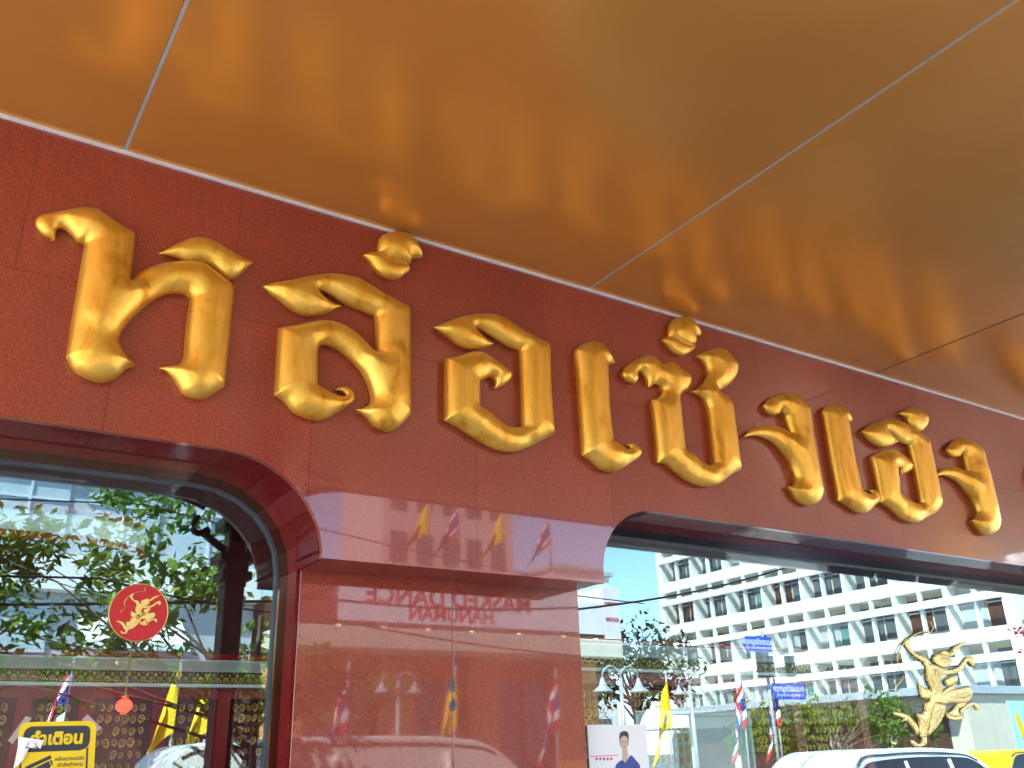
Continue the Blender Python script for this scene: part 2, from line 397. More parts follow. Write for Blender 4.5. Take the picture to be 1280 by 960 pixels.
bk = MB(); bk.prism_xz([(-4, ZT + 0.1), (-4, ZW + 0.05)] + [(px, pz + 0.012) if pz > ZB + .01 else (px, pz + 0.03) for px, pz in LARC[:-1]] + [(1.33, ZB + 0.03), (2.79, ZB + 0.03)] + [(px, pz + .012) for px, pz in RARC[1:]] + [(13.4, ZW + 0.05), (13.4, ZT + 0.1)], 0.0315, 0.26)
bk.build('backing', M['joint'], fascia)
# underside of the fascia above the pillar, two slabs
for a, b in ((1.358, 2.096), (2.099, 2.767)):
    MB().box(a, b, 0.0315, 0.268, ZB + 0.002, ZB + 0.028).build('granite_soffit_slab', M['granite'], fascia)

pillar = thing('granite_pillar', 'polished red granite pillar between the two shop windows with a cracked middle joint', 'pillar', (2.1, 0.27, 0))
def rel(o, lx): return lx - o.location.x
MB().box(1.372 - 2.1, 2.096 - 2.1, 0, 0.03, 0, ZB + 0.03, 0.002).build('granite_panel', M['granite'], pillar)
MB().box(2.0985 - 2.1, 2.814 - 2.1, 0, 0.03, 0, ZB + 0.03, 0.002).build('granite_panel', M['granite'], pillar)
MB().box(1.375 - 2.1, 2.80 - 2.1, 0.0325, 0.30, 0, ZB + 0.03).build('pillar_core', M['joint'], pillar)
# chipped joint: old grey filler and a chip, as two flakes on each
ch = MB()
for pts in ([(2.083, 1.935), (2.079, 1.90), (2.082, 1.872), (2.092, 1.876), (2.088, 1.90), (2.091, 1.926)], [(2.097, 1.932), (2.108, 1.918), (2.106, 1.874), (2.100, 1.872), (2.0975, 1.90)],
            [(2.096, 1.852), (2.079, 1.822), (2.080, 1.806), (2.089, 1.792), (2.0955, 1.80)], [(2.098, 1.852), (2.118, 1.822), (2.107, 1.806), (2.1, 1.797)]):
    ch.prism_xz([(px - 2.1, pz) for px, pz in pts], -0.0012, 0.004)
ch.build('joint_chip', simple('grey joint mortar', (0.10, 0.11, 0.15), 0.8, 0, 0.25, 90, 0.4), pillar)

def offset_path(path, d):
    """shift a path towards the inside of the window (to the right-hand side of its direction)"""
    out = []
    for i, p in enumerate(path):
        a = path[max(i - 1, 0)]; b = path[min(i + 1, len(path) - 1)]
        def nrm(u, v):
            l = math.hypot(v[0] - u[0], v[1] - u[1]) or 1
            return ((v[1] - u[1]) / l, -(v[0] - u[0]) / l)
        n1 = nrm(a, p) if i > 0 else nrm(p, b); n2 = nrm(p, b) if i < len(path) - 1 else n1
        mx, mz = n1[0] + n2[0], n1[1] + n2[1]; k = mx * n1[0] + mz * n1[1]
        out.append((p[0] + mx / k * d, p[1] + mz / k * d))
    return out
def strip(path, i0, i1, d_in, d_out, y0, y1, m, name, parent, gap=0.0, smooth=False):
    """a slab along path[i0..i1] from depth y0 to y1; d_in towards the opening, d_out behind"""
    A = offset_path(path, d_in)[i0:i1 + 1]; B = offset_path(path, d_out)[i0:i1 + 1]
    if gap:
        for L in (A, B):
            for e, q in ((0, 1), (-1, -2)):
                l = math.hypot(L[q][0] - L[e][0], L[q][1] - L[e][1]); f = gap / l
                L[e] = (L[e][0] + (L[q][0] - L[e][0]) * f, L[e][1] + (L[q][1] - L[e][1]) * f)
    return MB().prism_xz(A + B[::-1], y0, y1).build(name, m, parent)
def window(name, label, path, slabs, frames, pane_poly, loc, head):
    t = thing(name, label, 'shop window', loc)
    px = [(a - loc[0], b) for a, b in path]
    for i0, i1 in slabs:
        jamb = max(px[i0][1], px[i1][1]) < ZB + .01
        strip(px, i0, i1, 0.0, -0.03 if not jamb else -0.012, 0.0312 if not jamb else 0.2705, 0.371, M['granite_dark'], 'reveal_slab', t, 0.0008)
    for i0, i1 in frames: strip(px, i0, i1, 0.040, -0.02, 0.3715, 0.42, head if min(px[i0][1], px[i1][1]) > ZW - .01 else M['champagne'], 'frame', t, 0.0006)
    strip(px, 0, len(px) - 1, 0.052, 0.0402, 0.374, 0.41, M['gasket'], 'gasket', t)
    MB().prism_xz([(a - loc[0], b) for a, b in pane_poly], 0.385, 0.391).build('glass_pane', M['glass'], t)
    return t
# left window: head, faceted corner of six slabs, jamb
FAC = arc(0.93, ZB, 0.425, ZW - ZB, math.pi / 2, 0, 6)
LP = [(-4.0, ZW), (-2.6, ZW), (-1.2, ZW), (0.474, ZW)] + FAC + [(1.356, 0.02)]
# the pillar begins at 1.372, so the jamb runs flush behind it
window('shop_window', 'left shop window with rounded corner, showing a leafy tree and yellow warning sticker', LP,
       [(i, i + 1) for i in range(len(LP) - 1)], [(0, 3), (3, 4)] + [(i, i + 1) for i in range(4, len(LP) - 1)],
       [(-4, 0.02), (1.366, 0.02), (1.366, ZB)] + [(1 * p[0], p[1] + 0.01) for p in FAC[::-1][1:]] + [(-4, ZW + 0.01)], (0, 0, 0), M['champagne'])
FACR = arc(3.12, 2.40, 0.35, ZW - 2.40, math.pi, math.pi / 2, 6)
RP = [(2.79, 0.02), (2.79, 2.33)] + [(2.79, 2.40)] + FACR[1:] + [(4.428, ZW), (6.0, ZW), (7.57, ZW), (9.1, ZW), (13.4, ZW)]
window('shop_window', 'right shop window reflecting the white balconied building and blue sky', RP,
       [(i, i + 1) for i in range(2, len(RP) - 1)], [(0, 2), (2, 5), (5, 8)] + [(i, i + 1) for i in range(8, len(RP) - 1)],
       [(2.78, 0.02), (13.4, 0.02), (13.4, ZW + .01)] + [(p[0] + .012, p[1] + 0.01) for p in FACR[::-1]], (0, 0, 0), M['champagne_dark'])
MB_low = thing('window_sill_wall', 'low granite plinth under the shop windows', 'plinth', (0, 0, 0))
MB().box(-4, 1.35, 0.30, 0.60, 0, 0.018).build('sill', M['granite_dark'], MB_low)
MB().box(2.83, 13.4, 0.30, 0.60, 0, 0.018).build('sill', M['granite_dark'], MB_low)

# ------------------------------------------------------------------ canopy
canopy = thing('entrance_canopy', 'deep canopy with satin bronze soffit sheets over the pavement', 'canopy', (0, 0, ZT))
cj = [0.426 - 2.38 * 2, 0.426 - 2.38, 0.426, 2.795, 5.213, 7.63, 10.05, 12.4]
YC = -4.25
for k, (a, b) in enumerate(zip(cj, cj[1:])):
    MB().box(a + 0.0078, b - 0.0078, YC + 0.02, -0.016, 0.012, 0.022, 0.0015).build('soffit_panel', M['soffit'], canopy)
for k, a in enumerate(cj[1:-1]):
    wdt = 0.0066
    MB().box(a - wdt, a + wdt, YC + 0.02, -0.016, 0.0135, 0.03).build('joint_seal', M['grey_seal'] if k < 3 else M['black_seal'], canopy)
MB().box(cj[0], cj[-1], -0.0155, -0.0015, -0.001, 0.020, 0.001).build('edge_trim', M['alu'], canopy)
MB().box(cj[0], cj[-1], YC + 0.02, -0.03, 0.031, 0.34).build('canopy_deck', M['structure_dark'], canopy)
MB().box(cj[0], cj[-1], YC - 0.01, YC + 0.018, 0.0, 0.36, 0.004).build('canopy_edge', M['soffit'], canopy)
tag(MB().box(-4.4, 13.4, 0.0, 6.3, ZT + 0.12, 4.3).build('roof_slab', M['structure_dark']), 'flat roof slab of the gold shop above the canopy', 'roof')

# ------------------------------------------------------------------ gold letters: inflated relief from outlines
def spline(pts, step):
    """closed outline: points with a third value 1 are corners, the rest run smooth"""
    n = len(pts); P = [np.array(p[:2], float) for p in pts]; K = [len(p) > 2 for p in pts]
    out = []
    for i in range(n):
        p1, p2 = P[i], P[(i + 1) % n]
        p0 = P[i - 1] if not K[i] else p1 - (p2 - p1)
        p3 = P[(i + 2) % n] if not K[(i + 1) % n] else p2 + (p2 - p1)
        if K[i] and K[(i + 1) % n]: p0, p3 = p1 - (p2 - p1), p2 + (p2 - p1)
        m = max(1, int(np.linalg.norm(p2 - p1) / step + 0.5))
        d = [max(1e-9, np.linalg.norm(v)) ** 0.5 for v in (p1 - p0, p2 - p1, p3 - p2)]
        t0 = 0.0; t1 = d[0]; t2 = t1 + d[1]; t3 = t2 + d[2]
        for k in range(m):
            t = t1 + (t2 - t1) * k / m
            a1 = (t1 - t) / (t1 - t0) * p0 + (t - t0) / (t1 - t0) * p1
            a2 = (t2 - t) / (t2 - t1) * p1 + (t - t1) / (t2 - t1) * p2
            a3 = (t3 - t) / (t3 - t2) * p2 + (t - t2) / (t3 - t2) * p3
            b1 = (t2 - t) / (t2 - t0) * a1 + (t - t0) / (t2 - t0) * a2
            b2 = (t3 - t) / (t3 - t1) * a2 + (t - t1) / (t3 - t1) * a3
            out.append((t2 - t) / (t2 - t1) * b1 + (t - t1) / (t2 - t1) * b2)
    return np.array(out)
def seg_dist(Q, poly):
    A = poly; B = np.roll(poly, -1, 0); D = B - A; L2 = np.maximum((D ** 2).sum(1), 1e-14)
    best = np.full(len(Q), 1e9)
    for s in range(0, len(A), 64):
        a, dd, l2 = A[s:s + 64], D[s:s + 64], L2[s:s + 64]
        v = Q[:, None, :] - a[None]; t = np.clip((v * dd[None]).sum(2) / l2, 0, 1)
        best = np.minimum(best, np.sqrt(((v - t[..., None] * dd[None]) ** 2).sum(2)).min(1))
    return best
def inside(Q, poly):
    A = poly; B = np.roll(poly, -1, 0); r = np.zeros(len(Q), bool)
    for a, b in zip(A, B):
        if a[1] == b[1]: continue
        c = (a[1] > Q[:, 1]) != (b[1] > Q[:, 1])
        r ^= c & (Q[:, 0] < (b[0] - a[0]) * (Q[:, 1] - a[1]) / (b[1] - a[1]) + a[0])
    return r
def inflate(polys, gs, hk, base, hmax=None, rel_h=None, soft=3):
    """polys: outlines in the wall plane (x, z). Returns vertices (x, -height, z) and faces of one raised relief."""
    data = []
    for P in polys:
        lo, hi = P.min(0) - gs, P.max(0) + gs
        G = np.stack(np.meshgrid(np.arange(lo[0], hi[0], gs), np.arange(lo[1], hi[1], gs)), -1).reshape(-1, 2)
        G += (np.arange(len(G)) % 7)[:, None] * 1e-6
        G = G[inside(G, P)]; d = seg_dist(G, P)
        fs = gs / 3; ax_, az_ = np.arange(lo[0], hi[0], fs), np.arange(lo[1], hi[1], fs)
        F = np.stack(np.meshgrid(ax_, az_), -1).reshape(-1, 2); fi = inside(F, P); fd = np.zeros(len(F)); fd[fi] = seg_dist(F[fi], P)
        D2 = fd.reshape(len(az_), len(ax_)); pk = np.zeros(D2.shape, bool)
        c_ = D2[1:-1, 1:-1]
        for q0, q1 in ((D2[:-2, 1:-1], D2[2:, 1:-1]), (D2[1:-1, :-2], D2[1:-1, 2:]), (D2[:-2, :-2], D2[2:, 2:]), (D2[:-2, 2:], D2[2:, :-2])):
            pk[1:-1, 1:-1] |= (c_ >= q0) & (c_ >= q1) & (c_ > 0)
        pk = pk.reshape(-1); data.append((P, G, d, F[pk], fd[pk]))
    verts, edges, faces = [], [], []
    for P, G, d, MP, MD in data:
        o = len(verts); n = len(P)
        verts += [tuple(p) for p in P]; faces.append(list(range(o, o + n)))
        T = np.roll(P, -1, 0) - np.roll(P, 1, 0); T /= np.maximum(np.linalg.norm(T, axis=1), 1e-9)[:, None]
        area = 0.5 * np.sum(P[:, 0] * np.roll(P[:, 1], -1) - np.roll(P[:, 0], -1) * P[:, 1])
        nin = np.stack([-T[:, 1], T[:, 0]], 1) * (1 if area > 0 else -1)
        for off in (0.10 * gs, 0.32 * gs, 0.7 * gs, 1.25 * gs, 2.0 * gs):
            q = P + nin * off; ok = inside(q, P); q = q[ok]
            q = q[seg_dist(q, P) > 0.93 * off]; verts += [tuple(v) for v in q]
        verts += [tuple(v) for v in G[d > 2.6 * gs]]
    V2, E2, F2, *_ = delaunay_2d_cdt([Vector(v) for v in verts], [], faces, 1, 1e-6)
    V = np.array([(v.x, v.y) for v in V2])
    H = np.zeros(len(V))
    for pi, (P, G, d, MP, MD) in enumerate(data):
        ins = inside(V, P); dv = np.where(ins, seg_dist(V, P), 0)
        R = dv.copy()
        idx = np.nonzero(ins)[0]
        for s in range(0, len(idx), 400):
            ii = idx[s:s + 400]
            dist = np.linalg.norm(V[ii][:, None] - MP[None], axis=2)
            R[ii] = np.maximum(dv[ii], np.where(dist <= MD[None] + gs * .45, MD[None], 0).max(1))
        if hmax: R = np.minimum(R, hmax)
        data[pi] = (ins, dv, R)
    nb = [[] for _ in V]; cnt = {}
    for f in F2:
        for a, b in zip(f, f[1:] + f[:1]):
            nb[a].append(b); k = (min(a, b), max(a, b)); cnt[k] = cnt.get(k, 0) + 1
    bd = {}
    for f in F2:
        for a, b in zip(f, f[1:] + f[:1]):
            if cnt[(min(a, b), max(a, b))] == 1: bd[a] = b
    isb = np.zeros(len(V), bool)
    for a in bd: isb[a] = True
    EA = np.array([(a, b) for a in range(len(V)) for b in set(nb[a])]); deg = np.maximum(np.bincount(EA[:, 0], minlength=len(V)), 1)
    def smooth(A): return 0.4 * A + 0.6 * np.bincount(EA[:, 0], weights=A[EA[:, 1]], minlength=len(V)) / deg
    for pi, (ins, dv, R) in enumerate(data):
        R = np.where(ins, R, 0)
        for _ in range(7):
            wgt = smooth(ins.astype(float)); R2 = smooth(R) / np.maximum(wgt, 1e-6); R = np.where(ins, np.maximum(R2, dv), 0)
        dd = np.minimum(dv, R)
        h = hk * np.sqrt(np.maximum(dd * (2 * R - dd), 0))
        if rel_h is not None: h = np.where(h > 0, h + rel_h[pi], 0)
        H = np.maximum(H, h)
    for _ in range(soft):
        H = np.where(isb, H, smooth(H))
    f0 = F2[0]; ar = sum(V[f0[i]][0] * V[f0[(i + 1) % 3]][1] - V[f0[(i + 1) % 3]][0] * V[f0[i]][1] for i in range(3)); sgn_ = 1 if ar > 0 else -1
    vv = [(V[i][0], -(base + H[i]), V[i][1]) for i in range(len(V))]
    ff = [tuple(f) for f in F2]; sk = {}
    back = {b: a for a, b in bd.items()}
    for a in bd:                                  # the sides run in a little towards the wall, which leaves a shadow gap
        t_ = V[bd[a]] - V[back.get(a, a)]; t_ = t_ / max(np.linalg.norm(t_), 1e-9)
        u_ = base * .45; sk[a] = len(vv); vv.append((V[a][0] - t_[1] * u_ * sgn_, 0.0, V[a][1] + t_[0] * u_ * sgn_))
    for a, b in bd.items():
        if b in sk: ff.append((b, a, sk[a], sk[b]))
    return vv, ff
def relief(name, polys, origin, gs, hk, base, m, parent=None, hmax=None, rel_h=None, soft=3):
    """origin is the point of the wall the object stands on"""
    vv, ff = inflate(polys, gs, hk, base, hmax, rel_h, 0)
    me = bpy.data.meshes.new(name)
    me.from_pydata([(x - origin[0], y, z - origin[2]) for x, y, z in vv], [], ff)
    bm = bmesh.new(); bm.from_mesh(me); bmesh.ops.recalc_face_normals(bm, faces=bm.faces)
    for f in bm.faces: f.smooth = len(f.verts) == 3
    for e in bm.edges:
        if len(e.link_faces) == 2 and (len(e.link_faces[0].verts) == 4) != (len(e.link_faces[1].verts) == 4): e.smooth = False
    bm.to_mesh(me); bm.free()
    o = link(name, me, m, parent); o.location = origin
    return o
def to_wall(px, py, y=-0.03):
    d = ROW_R * ((px - 640) / FPX) + ROW_U * ((480 - py) / FPX) + ROW_F
    t = (y - CAM.y) / d.y; p = CAM + d * t
    return (p.x, p.z)
def outline(pts, ox, oy, s, y=-0.03):
    """survey of an outline: photograph measurements turned into metres on the wall"""
    return [to_wall(ox + p[0] * s, oy + p[1] * s, y) + tuple(p[2:]) for p in pts]
Z1 = (20, 240, 320 / 1097); Z2 = (310, 270, 220 / 754); Z3 = (530, 370, 0.25); Z4 = (760, 380, 0.25); Z5 = (920, 470, 0.28125); ZM = (440, 270, 0.09375)
LET = [
 ('tall gold letter with hooked head and flame tip, nearest on the fascia', 'raised letter', [
  (Z1, [(168,205,1),(125,187),(88,152),(82,125),(98,103),(150,90),(220,78),(290,68),(345,76),(400,112),(455,150),(513,182,1),(503,280),(490,383,1),(530,345),(590,317),(660,302),(740,298),(805,306),(855,345),(935,407,1),(918,600),(893,832,1),(850,862),(805,885),(760,886),(715,865),(680,812),(655,778),(612,752,1),(655,745),(692,742),(712,720),(725,600),(742,456,1),(728,441),(690,434),(640,440),(590,464),(535,508),(485,556),(453,600),(441,640),(455,680),(480,712),(517,738,1),(470,762),(430,797),(375,816),(315,806),(250,768),(213,708,1),(250,470),(293,222,1),(262,211),(235,182),(205,159),(182,157),(172,172)]),
  (Z1, [(612,262,1),(680,226),(740,201),(790,196),(850,212),(920,255),(970,281),(1018,300,1),(985,335),(945,366),(908,373),(870,352),(835,318),(800,303),(730,299),(680,278)])]),
 ('gold letter with long leaf shaped stroke over an arched body, second in the sign', 'raised letter', [
  (Z2, [(62,300,1),(110,285),(180,275),(260,257),(330,247),(400,251),(470,268),(540,308),(620,355),(693,393,1),(694,620),(694,852,1),(660,890),(622,918),(585,923),(545,903),(508,862),(465,828,1),(498,820),(518,806),(526,780),(515,732),(480,662),(420,600),(362,562),(315,554),(300,572),(297,650),(297,726,1),(330,745),(368,763),(402,772),(420,766),(405,752),(376,742,1),(402,731),(432,735),(456,760),(454,792),(420,820),(370,850),(312,875),(260,870),(200,845),(150,792),(112,766,1),(120,620),(128,480,1),(200,469),(270,453),(335,447),(400,463),(460,500),(515,552),(547,586,1),(546,500),(543,428,1),(500,411),(450,392),(400,367),(350,337),(318,322),(298,318,1),(318,343),(355,368),(402,383,1),(350,410),(290,428),(240,428),(190,405),(140,366),(95,331)])]),
 ('third gold letter, a closed ring with a flame shaped roof', 'raised letter', [
  (Z3, [(50,155,1),(110,130),(180,105),(250,90),(320,88),(390,105),(460,150),(540,198),(628,240,1),(632,460),(650,690,1),(610,712),(560,738),(500,766),(440,780),(380,775),(310,745),(240,702),(170,657),(103,622,1),(102,460),(102,311,1),(150,305),(200,290),(250,278),(300,286),(360,326),(410,360),(440,386),(440,407),(415,436),(382,454),(355,461,1),(357,440),(352,417),(332,406),(308,414),(276,430,1),(277,490),(276,554,1),(315,572),(360,610),(410,645),(455,657),(490,652,1),(484,470),(478,271,1),(440,261),(390,232),(330,196),(285,170),(250,158,1),(272,182),(305,210),(352,236,1),(320,252),(270,265),(220,265),(170,245),(118,204)])]),
 ('gold letter as a plain upright bar with curled foot, fourth in the sign', 'raised letter', [
  (Z3, [(752,272,1),(790,242),(838,228),(880,236),(910,265),(935,300),(958,339,1),(938,344),(915,352,1),(922,520),(940,722,1),(972,737),(1000,758),(1022,766),(1032,757),(1012,743,1),(1042,737),(1072,752),(1088,782),(1078,804),(1040,832),(990,865),(932,881),(880,865),(830,822),(792,796,1),(773,530)])]),
 ('gold letter with double humped head, open top and flame, fifth in the sign', 'raised letter', [
  (Z4, [(70,345,1),(82,318),(120,289),(170,265),(205,258),(240,278),(268,303,1),(298,290),(332,301),(372,332),(418,361,1),(413,402),(393,432),(362,455),(356,480,1),(368,600),(382,730,1),(420,747),(465,788),(505,806),(528,796,1),(515,660),(497,520,1),(482,482),(452,455),(415,437,1),(452,418),(482,385),(497,345),(490,312),(470,282),(443,258,1),(490,235),(530,222),(565,221),(592,242),(618,275),(648,306,1),(640,350),(612,395),(578,422),(548,436,1),(582,456),(610,488),(622,520,1),(640,670),(662,831,1),(620,852),(570,890),(520,912),(460,910),(400,887),(340,842),(290,802),(248,795,1),(233,640),(218,479,1),(250,465),(268,450),(272,428),(258,410),(238,402),(222,410),(205,417,1),(194,380),(175,351),(158,338),(149,350),(150,378),(130,402,1),(100,387),(76,366)])]),
 ('gold letter with sweeping arm and stout foot beside the fifth letter', 'raised letter', [
  (Z5, [(122,130,1),(150,100),(190,79),(230,74),(265,86),(300,117),(323,146,1),(345,320),(385,520,1),(370,556),(337,575),(300,572),(270,546),(250,517),(232,492,1),(258,483),(264,455),(247,403),(215,350),(170,301),(120,273),(75,266),(35,270,1),(60,241),(110,223),(160,219),(205,232),(240,258,1),(230,220),(218,181,1),(205,164),(197,155),(194,168),(165,176,1),(140,160)])]),
 ('slim gold upright letter with curled foot, seventh in the sign', 'raised letter', [
  (Z5, [(383,155,1),(400,134),(440,125),(475,140),(500,168),(519,190),(514,207),(496,215,1),(518,350),(550,500,1),(572,515),(598,524),(604,516),(588,506,1),(616,505),(640,524),(643,546),(615,580),(572,610),(535,606),(500,580),(455,555,1),(415,345)])]),
 ('gold ring shaped letter with an extra flame at its upper right, eighth in the sign', 'raised letter', [
  (Z5, [(557,245,1),(600,213),(650,195),(700,193),(740,205),(798,243),(850,279,1),(880,420),(912,570,1),(898,597),(850,627),(810,651),(780,653),(740,637),(690,592),(640,562,1),(622,460),(600,356,1),(640,335),(690,325),(722,336),(760,366),(787,395),(784,414),(757,431),(730,442,1),(733,428),(728,414),(712,414,1),(718,470),(722,520,1),(760,545),(798,564),(822,567,1),(798,440),(768,308,1),(740,300),(702,268),(672,242,1),(692,268),(727,290,1),(690,311),(640,317),(600,293)]),
  (Z5, [(725,165,1),(760,146),(800,139),(830,160),(858,191,1),(846,220),(820,250,1),(798,243),(775,222),(766,205),(758,188)])]),
 ('gold letter with sweeping arm and stout foot, farthest along the fascia', 'raised letter', [
  (Z5, [(935,325,1),(960,291),(1000,274),(1032,281),(1062,301),(1090,331,1),(1122,460),(1168,650,1),(1160,686),(1132,705),(1100,705),(1075,680),(1048,640,1),(1066,625),(1071,605),(1055,560),(1020,510),(980,468),(930,443),(888,445,1),(910,416),(950,404),(988,408),(1026,425,1),(1019,392),(1012,361,1),(1001,347),(995,358),(966,361,1),(947,346)])]),
]
MARKS = [
 ('large gold tone mark above the second letter, touching the soffit edge', [
  (ZM, [(150,518,1),(240,485),(340,482),(430,528),(560,600),(680,620),(776,682),(762,730),(700,782),(610,840),(500,842),(400,800),(310,720),(240,612)]),
  (ZM, [(346,486,1),(343,350),(390,270),(500,225),(620,212),(720,240),(820,320),(890,410),(938,490),(932,552,1),(865,560),(785,574,1),(770,640),(640,640),(500,590),(420,530)])]),
 ('small gold tone mark above the double humped letter, touching the soffit edge', [
  (Z4, [(272,178,1),(300,163),(335,166),(372,188),(410,199),(437,204),(430,226),(400,250),(368,258),(335,246),(300,212)]),
  (Z4, [(304,160,1),(303,115),(325,80),(375,65),(415,76),(441,105),(463,132),(465,156,1),(452,161),(438,161,1),(434,200),(400,212),(340,186)])]),
]
def letter(name, label, cat, group, parts, hk):
    polys = [spline(outline(pts, *z), 0.006) for z, pts in parts]
    allp = np.concatenate(polys); c = (float(allp[:, 0].mean()), 0.0, float(allp[:, 1].min()))
    o = relief(name, polys, c, 0.0078, hk, 0.027, M['gold'])
    tag(o, label, cat, group)
for (lb, ct, parts), hk_ in zip(LET, (.76, .72, .68, .64, .60, .54, .52, .52, .52)):
    letter('gold_letter', lb, ct, 'gold relief letters on the granite fascia', parts, hk_)
for (lb, parts), hk_ in zip(MARKS, (.76, .58)): letter('gold_tone_mark', lb, 'tone mark', 'gold tone marks over the letters', parts, hk_)
orn_pts = [(1288,594,1),(1293,578),(1306,567),(1324,573),(1340,598,1),(1328,622),(1308,628),(1294,612)]
letter('gold_ornament', 'gold leaf shaped ornament at the far right end of the sign', 'raised ornament', None, [((0, 0, 1.0), orn_pts)], 0.45)
#--STAGE2--
# ------------------------------------------------------------------ things stuck on the windows
GY = 0.385
ZA = (1100, 770, 140 / 768)
ARCH = dict(
 arm_up=[(172,165,1),(196,148),(218,166),(206,204),(262,262),(312,274),(350,322),(325,352),(298,316),(238,272),(190,226),(170,192)],
 torso=[(320,345,1),(352,328),(402,343),(432,362),(424,410),(414,452),(434,500),(400,562),(348,560),(352,500),(326,440)],
 arm_out=[(424,356,1),(500,366),(548,341),(588,290),(612,274),(640,284),(658,324,1),(640,346),(622,330),(602,316),(576,356),(530,391),(470,402),(424,406,1)],
 head=[(360,300,1),(374,266),(420,252),(472,274),(493,308),(484,332),(470,352),(440,356),(408,342),(380,326)],
 scroll_left=[(268,456,1),(288,480),(330,498),(362,514),(372,546),(332,572),(290,556),(276,512)],
 scroll_right=[(448,442),(478,416),(532,402,1),(534,440),(502,472),(460,478)],
 belly=[(346,545,1),(420,520),(505,470),(530,462,1),(510,505),(450,545),(430,590),(350,600)],
 thigh=[(400,590,1),(462,512),(540,494),(608,478,1),(638,526),(606,590),(556,600),(500,596),(440,606)],
 shin=[(606,572,1),(556,588),(528,606),(500,640),(470,668,1),(520,696),(562,688),(540,648),(592,612)],
 foot_right=[(455,655,1),(498,686),(560,684),(578,702),(545,714),(505,714),(470,700)],
 cloth=[(372,585,1),(460,610,1),(455,655),(432,712),(392,772),(336,822,1),(336,780),(350,700),(362,640)],
 leg=[(306,596,1),(360,582),(390,602,1),(362,654),(346,720),(330,790),(322,832),(284,834),(274,790),(270,720),(250,662,1),(288,668),(312,640)],
 foot_left=[(284,828,1),(322,824,1),(322,880),(292,896),(236,892),(208,852,1),(232,852),(260,872),(290,862)],
 sash_left=[(95,658,1),(150,664),(202,680),(242,720),(272,762),(276,802),(260,818,1),(226,762),(190,722),(150,728,1),(170,704),(150,690),(112,680)],
 sash_right=[(556,645,1),(600,608),(650,586),(684,604),(692,642,1),(668,644),(652,616),(620,626),(590,652),(566,684,1)],
)
CROWN = [(416,252,1),(440,234),(478,248),(498,226),(518,202),(560,184),(612,174,1),(582,192),(548,216),(522,250),(494,278),(468,276)]
BOW = [(365,22),(350,50),(366,84),(350,112),(310,104),(255,118),(210,146),(178,176),(150,200),(126,250),(121,310),(140,365),(160,403),(146,445),(120,476),(115,502)]
a_org = (to_wall(1158, 930, GY)[0], GY - 0.001, to_wall(1158, 937, GY)[1])
archer = thing('archer_relief', 'gold relief of a dancing archer with raised bow fixed to the right window', 'relief emblem', a_org)
def archer_xy(p): return to_wall(ZA[0] + p[0] * ZA[2], ZA[1] + p[1] * ZA[2], GY - 0.012)
def archer_piece(name, keys, rel_h, parent):
    polys = [spline([archer_xy(p) + tuple(p[2:]) for p in (ARCH[k] if k in ARCH else CROWN)], 0.003) for k in keys]
    vv, ff = inflate(polys, 0.0042, 0.36, 0.002, 0.03, [q * .45 for q in rel_h], 0)
    me = bpy.data.meshes.new(name); me.from_pydata([(x - a_org[0], y, z - a_org[2]) for x, y, z in vv], [], ff)
    me.polygons.foreach_set("use_smooth", [len(f) == 3 for f in ff])
    bm = bmesh.new(); bm.from_mesh(me); bmesh.ops.recalc_face_normals(bm, faces=bm.faces); bm.to_mesh(me); bm.free()
    return link(name, me, M['gold_carved'], parent)
archer_piece('body', ['arm_up', 'torso', 'arm_out', 'head', 'belly', 'thigh', 'shin', 'foot_right', 'leg', 'foot_left'], [.006, .010, .012, .016, .010, .012, .008, .010, .008, .012], archer)
for k_, r_ in (('sash_left', 0), ('sash_right', 0)): archer_piece('sash', [k_], [r_], archer)
archer_piece('hanging_cloth', ['cloth'], [.002], archer)
for k_, r_ in (('scroll_left', .004), ('scroll_right', .012)): archer_piece('scroll_ornament', [k_], [r_], archer)
archer_piece('headdress', ['crown'], [.016], archer)
bw = MB(); bw.tube([(archer_xy(p)[0] - a_org[0], -0.010, archer_xy(p)[1] - a_org[2]) for p in BOW], [.002, .003, .0045, .004] + [.0048] * 8 + [.004, .004, .003, .0015], 6)
bw.build('bow', M['gold_foil'], archer)
orn = MB()
def stud(px, py, r, dy): x, z = archer_xy((px, py)); dy *= .5; orn.sphere((x - a_org[0], -dy, z - a_org[2]), r * 1.4, (1, .8, 1), 8, 5)
def band(p, q, dy, r=0.0034):
    (x0, z0), (x1, z1) = archer_xy(p), archer_xy(q); dy *= .5
    orn.tube([(x0 - a_org[0], -dy + .006, z0 - a_org[2]), ((x0 + x1) / 2 - a_org[0], -dy - .001, (z0 + z1) / 2 - a_org[2]), (x1 - a_org[0], -dy + .004, z1 - a_org[2])], r, 5)
for k in range(4):
    for j in range(5): stud(350 + j * 15 + (k % 2) * 7, 370 + k * 32, .0036, .026)
for k in range(6): band((268 - k * -2, 690 + k * 22), (352 - k * 4, 686 + k * 22), .020)
for k in range(4): band((250 + k * 22, 250 + k * 20), (228 + k * 24, 282 + k * 18), .017)
for k in range(4): band((535 + k * 16, 585 - k * -6), (558 + k * 12, 640 - k * 12), .020, .0018)
for k in range(6): band((470 + k * 24, 520 - k * 4), (462 + k * 28, 590 - k * 2), .024, .0016)
for k in range(3): band((505 + k * 10, 372 - k * 3), (512 + k * 12, 392 - k * 6), .022)
for a in range(10): stud(470 + 26 * math.cos(a * .63), 444 + 26 * math.sin(a * .63), .0026, .020)
for px, py, r in ((448, 312, .006), (470, 318, .0045), (465, 338, .004), (430, 330, .004), (500, 248, .004), (520, 222, .004), (480, 262, .005), (400, 300, .010)): stud(px, py, r, .028)
